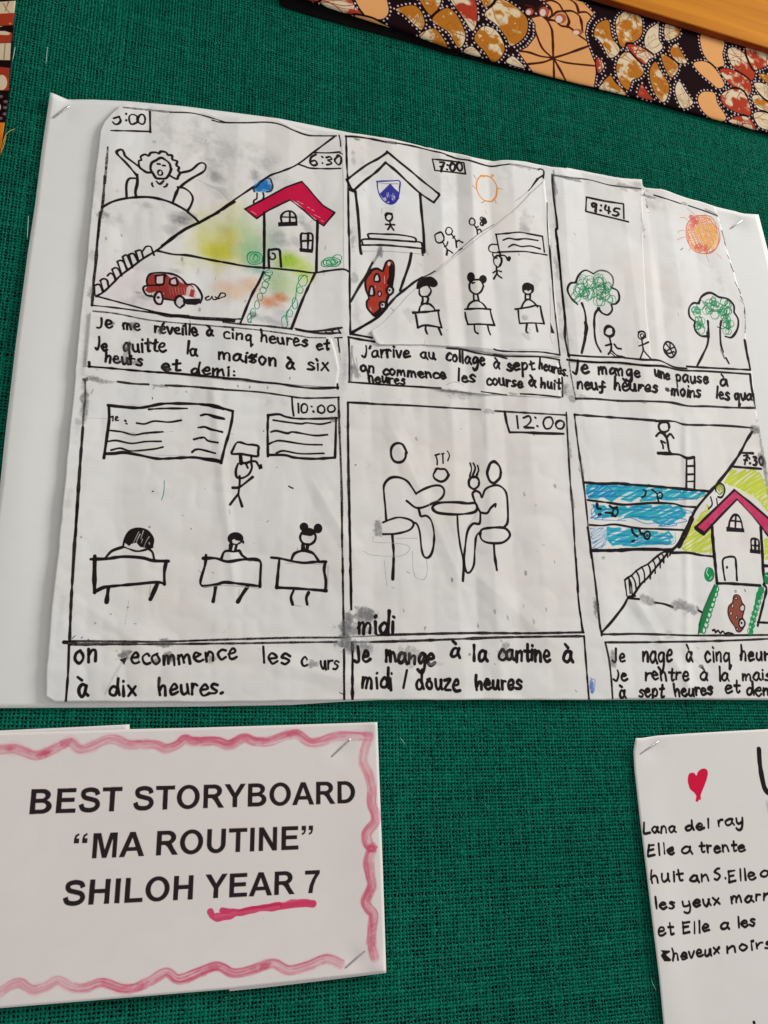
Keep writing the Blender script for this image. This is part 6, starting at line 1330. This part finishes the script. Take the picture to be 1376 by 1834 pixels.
# ------------------------------------------------------------------ the handwritten note
def h_note(px, py):
    h = .0030 + .001 * vn(px, py, 200, 61) + .0030 * bell(px - (1150 + .12 * (py - 1400)), 40) * bell(py - 1640, 220)
    h += .0035 * bell(px - 1138, 20) * bell(py - 1322, 22) - .001 * bell(px - 1162, 22) * bell(py - 1340, 18)
    return np.maximum(h, .0022)
o = sheet('handwritten_note', ([(1139, 1322), (1150, 1322), (1178, 1317.5), (1230, 1314), (1300, 1310), (1376, 1306), (1480, 1301)], [(1198, 1880), (1480, 1880)],
          [(1139, 1322), (1135, 1345), (1137, 1380), (1147, 1470), (1158, 1560), (1170, 1660), (1181, 1750), (1189, 1834), (1198, 1880)], [(1480, 1301), (1480, 1880)]), 80, 120, h_note, M_note, nt)
tag(o, 'white handwritten note with a small red heart at lower right', 'note')

# ------------------------------------------------------------------ staples
def tube(paths, rad, n=8):
    Vs, Fs, n0 = [], [], 0
    for p in paths:
        p = np.asarray(p, float); d = np.gradient(p, axis=0); d /= np.linalg.norm(d, axis=1)[:, None]
        ref = np.array([.3, 1., .2]); Fv = []
        a = np.cross(d, ref); a /= np.linalg.norm(a, axis=1)[:, None]; b = np.cross(d, a)
        t = np.arange(n) * 2 * math.pi / n
        ring = p[:, None] + rad * (np.cos(t)[None, :, None] * a[:, None] + np.sin(t)[None, :, None] * b[:, None])
        Vs.append(ring.reshape(-1, 3)); i = np.arange(len(p) - 1)[:, None] * n; j = np.arange(n)[None, :]; k = (j + 1) % n
        Fs.append(np.stack([n0 + i + j, n0 + i + k, n0 + i + n + k, n0 + i + n + j], -1).reshape(-1, 4)); n0 += len(p) * n
    return np.vstack(Vs), np.vstack(Fs)
def staple(a, b, h, label, lift=.0004):
    A = ray(a[0], a[1], h + lift); B = ray(b[0], b[1], h + lift)
    deep = np.array([0, .006, 0]); d = (B - A) / np.linalg.norm(B - A); r = .0011
    path = [A + deep, A + [0, r, 0] , A + d * r * .3 + [0, r * .3, 0], A + d * r, (A + B) / 2, B - d * r, B - d * r * .3 + [0, r * .3, 0], B + [0, r, 0], B + deep]
    v, f = tube([path], .0008); c = v.mean(0)
    o = mesh_obj('staple', v - c, f, M_steel); o.location = tuple(c)
    tag(o, label, 'staple', 'staples holding the papers to the board')
staple((96.5, 210), (125, 188.7), .0031, 'staple through the top left corner of the plain backing sheet')
staple((1312, 407), (1330, 394), .0036, 'staple near the top right corner beside the drawn orange sun', .0002)
staple((593.6, 1355.6), (627.6, 1323.9), .0033, 'staple at the top right corner of the printed title card')
staple((618.5, 1733.8), (655.4, 1701.8), .0033, 'staple at the bottom right corner of the printed title card')
staple((1144.8, 1351.5), (1180, 1328), .0033, 'staple at the top left corner of the note with the heart')

# ------------------------------------------------------------------ stray threads and strands for glints
def stray(pts, h, mat, label, rad=.0003):
    q = catmull(pts, 6); q = ray(q[:, 0], q[:, 1], np.full(len(q), h)); q[:, 1] -= .0012 * np.sin(np.linspace(0, 3.14, len(q)))
    v, f = hair_mesh([q], rad); c = v.mean(0)
    o = mesh_obj('thread_or_glint_strand', v - c, f, mat); o.location = tuple(c); tag(o, label, 'thread', 'loose threads and glint strands on the board')
stray([(27.5, 83), (25, 98), (22.5, 109)], .002, M_pale, 'pale strand for a glint right beside the printed cloth at the left edge')
stray([(84.8, 82), (84, 96), (82, 114)], .002, M_pale, 'pale strand for a glint on the green fabric above the backing sheet corner', .00025)
stray([(51, 386), (50, 405), (48.5, 428)], .003, M_pale, 'thin pale strand for a glint on green fabric left of the backing sheet')
stray([(28, 230), (18, 235), (10, 244), (4, 262), (2, 275)], .004, M_orange, 'orange frayed thread curling off the left cloth strip')
stray([(11, 243), (8, 258), (3, 270)], .004, M_orange, 'short straight orange thread hanging under the left cloth strip')
stray([(1166.5, 1753), (1169, 1764), (1176, 1776)], .0022, M_pale, 'pale strand for a glint on green fabric left of the note, near the bottom')
stray([(716, 1320), (721, 1328), (727, 1334)], .002, M_pale, 'pale fibre just right of the title card top corner', .0002)

# ------------------------------------------------------------------ the printed cloth border and the wooden frame
LOW = [(500, -18), (560, 3), (621, 24), (691, 46), (756, 68), (800, 84), (860, 102), (874.5, 107), (955, 128.6), (1062, 156), (1120, 170), (1170, 183), (1230.6, 200), (1295, 217), (1359.6, 234.5), (1480, 267)]
HIGH = [(500, -150), (700, -92), (900, -36), (1080, 13), (1119, 20), (1215, 48.5), (1295, 72), (1376, 93), (1480, 121)]
border = empty('cloth_border', tuple(ray(1000, 100, .006))); tag(border, 'printed brown and orange scallop pattern cloth strip along the top of the board', 'cloth strip')
def h_cloth(px, py):
    t = np.interp(px, [500, 800, 1000, 1480], [.013, .009, .0062, .0055])
    lo = np.interp(px, [p[0] for p in LOW], [p[1] for p in LOW]); d = lo - py
    return t * (1 - .25 * np.exp(-d / 5.)) + .0012 * vn(px, py, 60, 71)
child_fix(sheet('print_cloth', (HIGH, LOW, [(500, -150), (500, -18)], [(1480, 121), (1480, 267)]), 200, 40, h_cloth, M_cloth, fb, thick=.0006), border)
# black band modelled in place of the strip's shadow below it, deeper at the left
shadow_low = [(x, y + w) for (x, y), w in zip(LOW, np.interp([p[0] for p in LOW], [500, 560, 700, 860, 960, 1120, 1480], [27, 25, 17, 8, 4, 2.5, 2]))]
def h_shadow(px, py):
    lo = np.interp(px, [p[0] for p in LOW], [p[1] for p in LOW]); hl = np.interp(px, [p[0] for p in shadow_low], [p[1] for p in shadow_low])
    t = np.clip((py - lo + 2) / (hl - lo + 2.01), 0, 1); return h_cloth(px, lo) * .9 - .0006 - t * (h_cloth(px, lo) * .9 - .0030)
child_fix(sheet('strip_shadow_band', ([(x, y - 3) for x, y in LOW], shadow_low, [LOW[0], shadow_low[0]], [LOW[-1], shadow_low[-1]]), 160, 10, h_shadow, M_strip_shadow, None, thick=.0004), border)

border2 = empty('cloth_border', tuple(ray(-10, 150, .003))); tag(border2, 'narrow red and cream printed cloth strip at the top left edge', 'cloth strip')
LR = [(29, -60), (28, 0), (24, 50), (20, 110), (16.5, 165), (8, 222), (0, 276), (-14, 360)]
child_fix(sheet('print_cloth', ([(-70, -60), (29, -60)], [(-70, 360), (-14, 360)], [(-70, -60), (-70, 360)], LR), 30, 80, lambda a, b: .0035 + .0008 * vn(a, b, 40, 72), M_cloth2, fl, thick=.0006), border2)

# wooden rail: the cloth's upper edge tucks under it, its lower face is seen from below
fr = empty('wooden_frame', (0, 0, 0)); tag(fr, 'varnished orange wooden frame rail across the top right corner', 'frame')
zb = float(ray(1215, 48.0, .0062)[2])
hh = np.linspace(.006, .06, 300); zz = np.array([ray(1215, 35.0, h)[2] for h in hh]); hf = float(hh[np.argmin(np.abs(zz - zb))])
print('rail front at', hf, 'bottom z', zb)
def rail():
    prof = [(-.0075, 0), (-.0075, .0), (-(hf - .0015), 0), (-(hf - .0004), .0004), (-hf, .0016), (-hf, .26), (.02, .26)]
    prof = [(-.0066, 0)] + prof[2:]
    xs = np.linspace(X0 - .3, X1 + .3, 60); Vs = []
    for x in xs:
        for (y, z) in prof: Vs.append((x, y, zb + z))
    n = len(prof); Fs = [[i * n + j, (i + 1) * n + j, (i + 1) * n + j + 1, i * n + j + 1] for i in range(len(xs) - 1) for j in range(n - 1)]
    return np.array(Vs), np.array(Fs), n
Vr, Fr, n_ = rail()
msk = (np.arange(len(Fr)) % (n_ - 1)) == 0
mesh_obj('rail_underside', Vr, Fr[msk], M_wood_shaded, fr, smooth=False)
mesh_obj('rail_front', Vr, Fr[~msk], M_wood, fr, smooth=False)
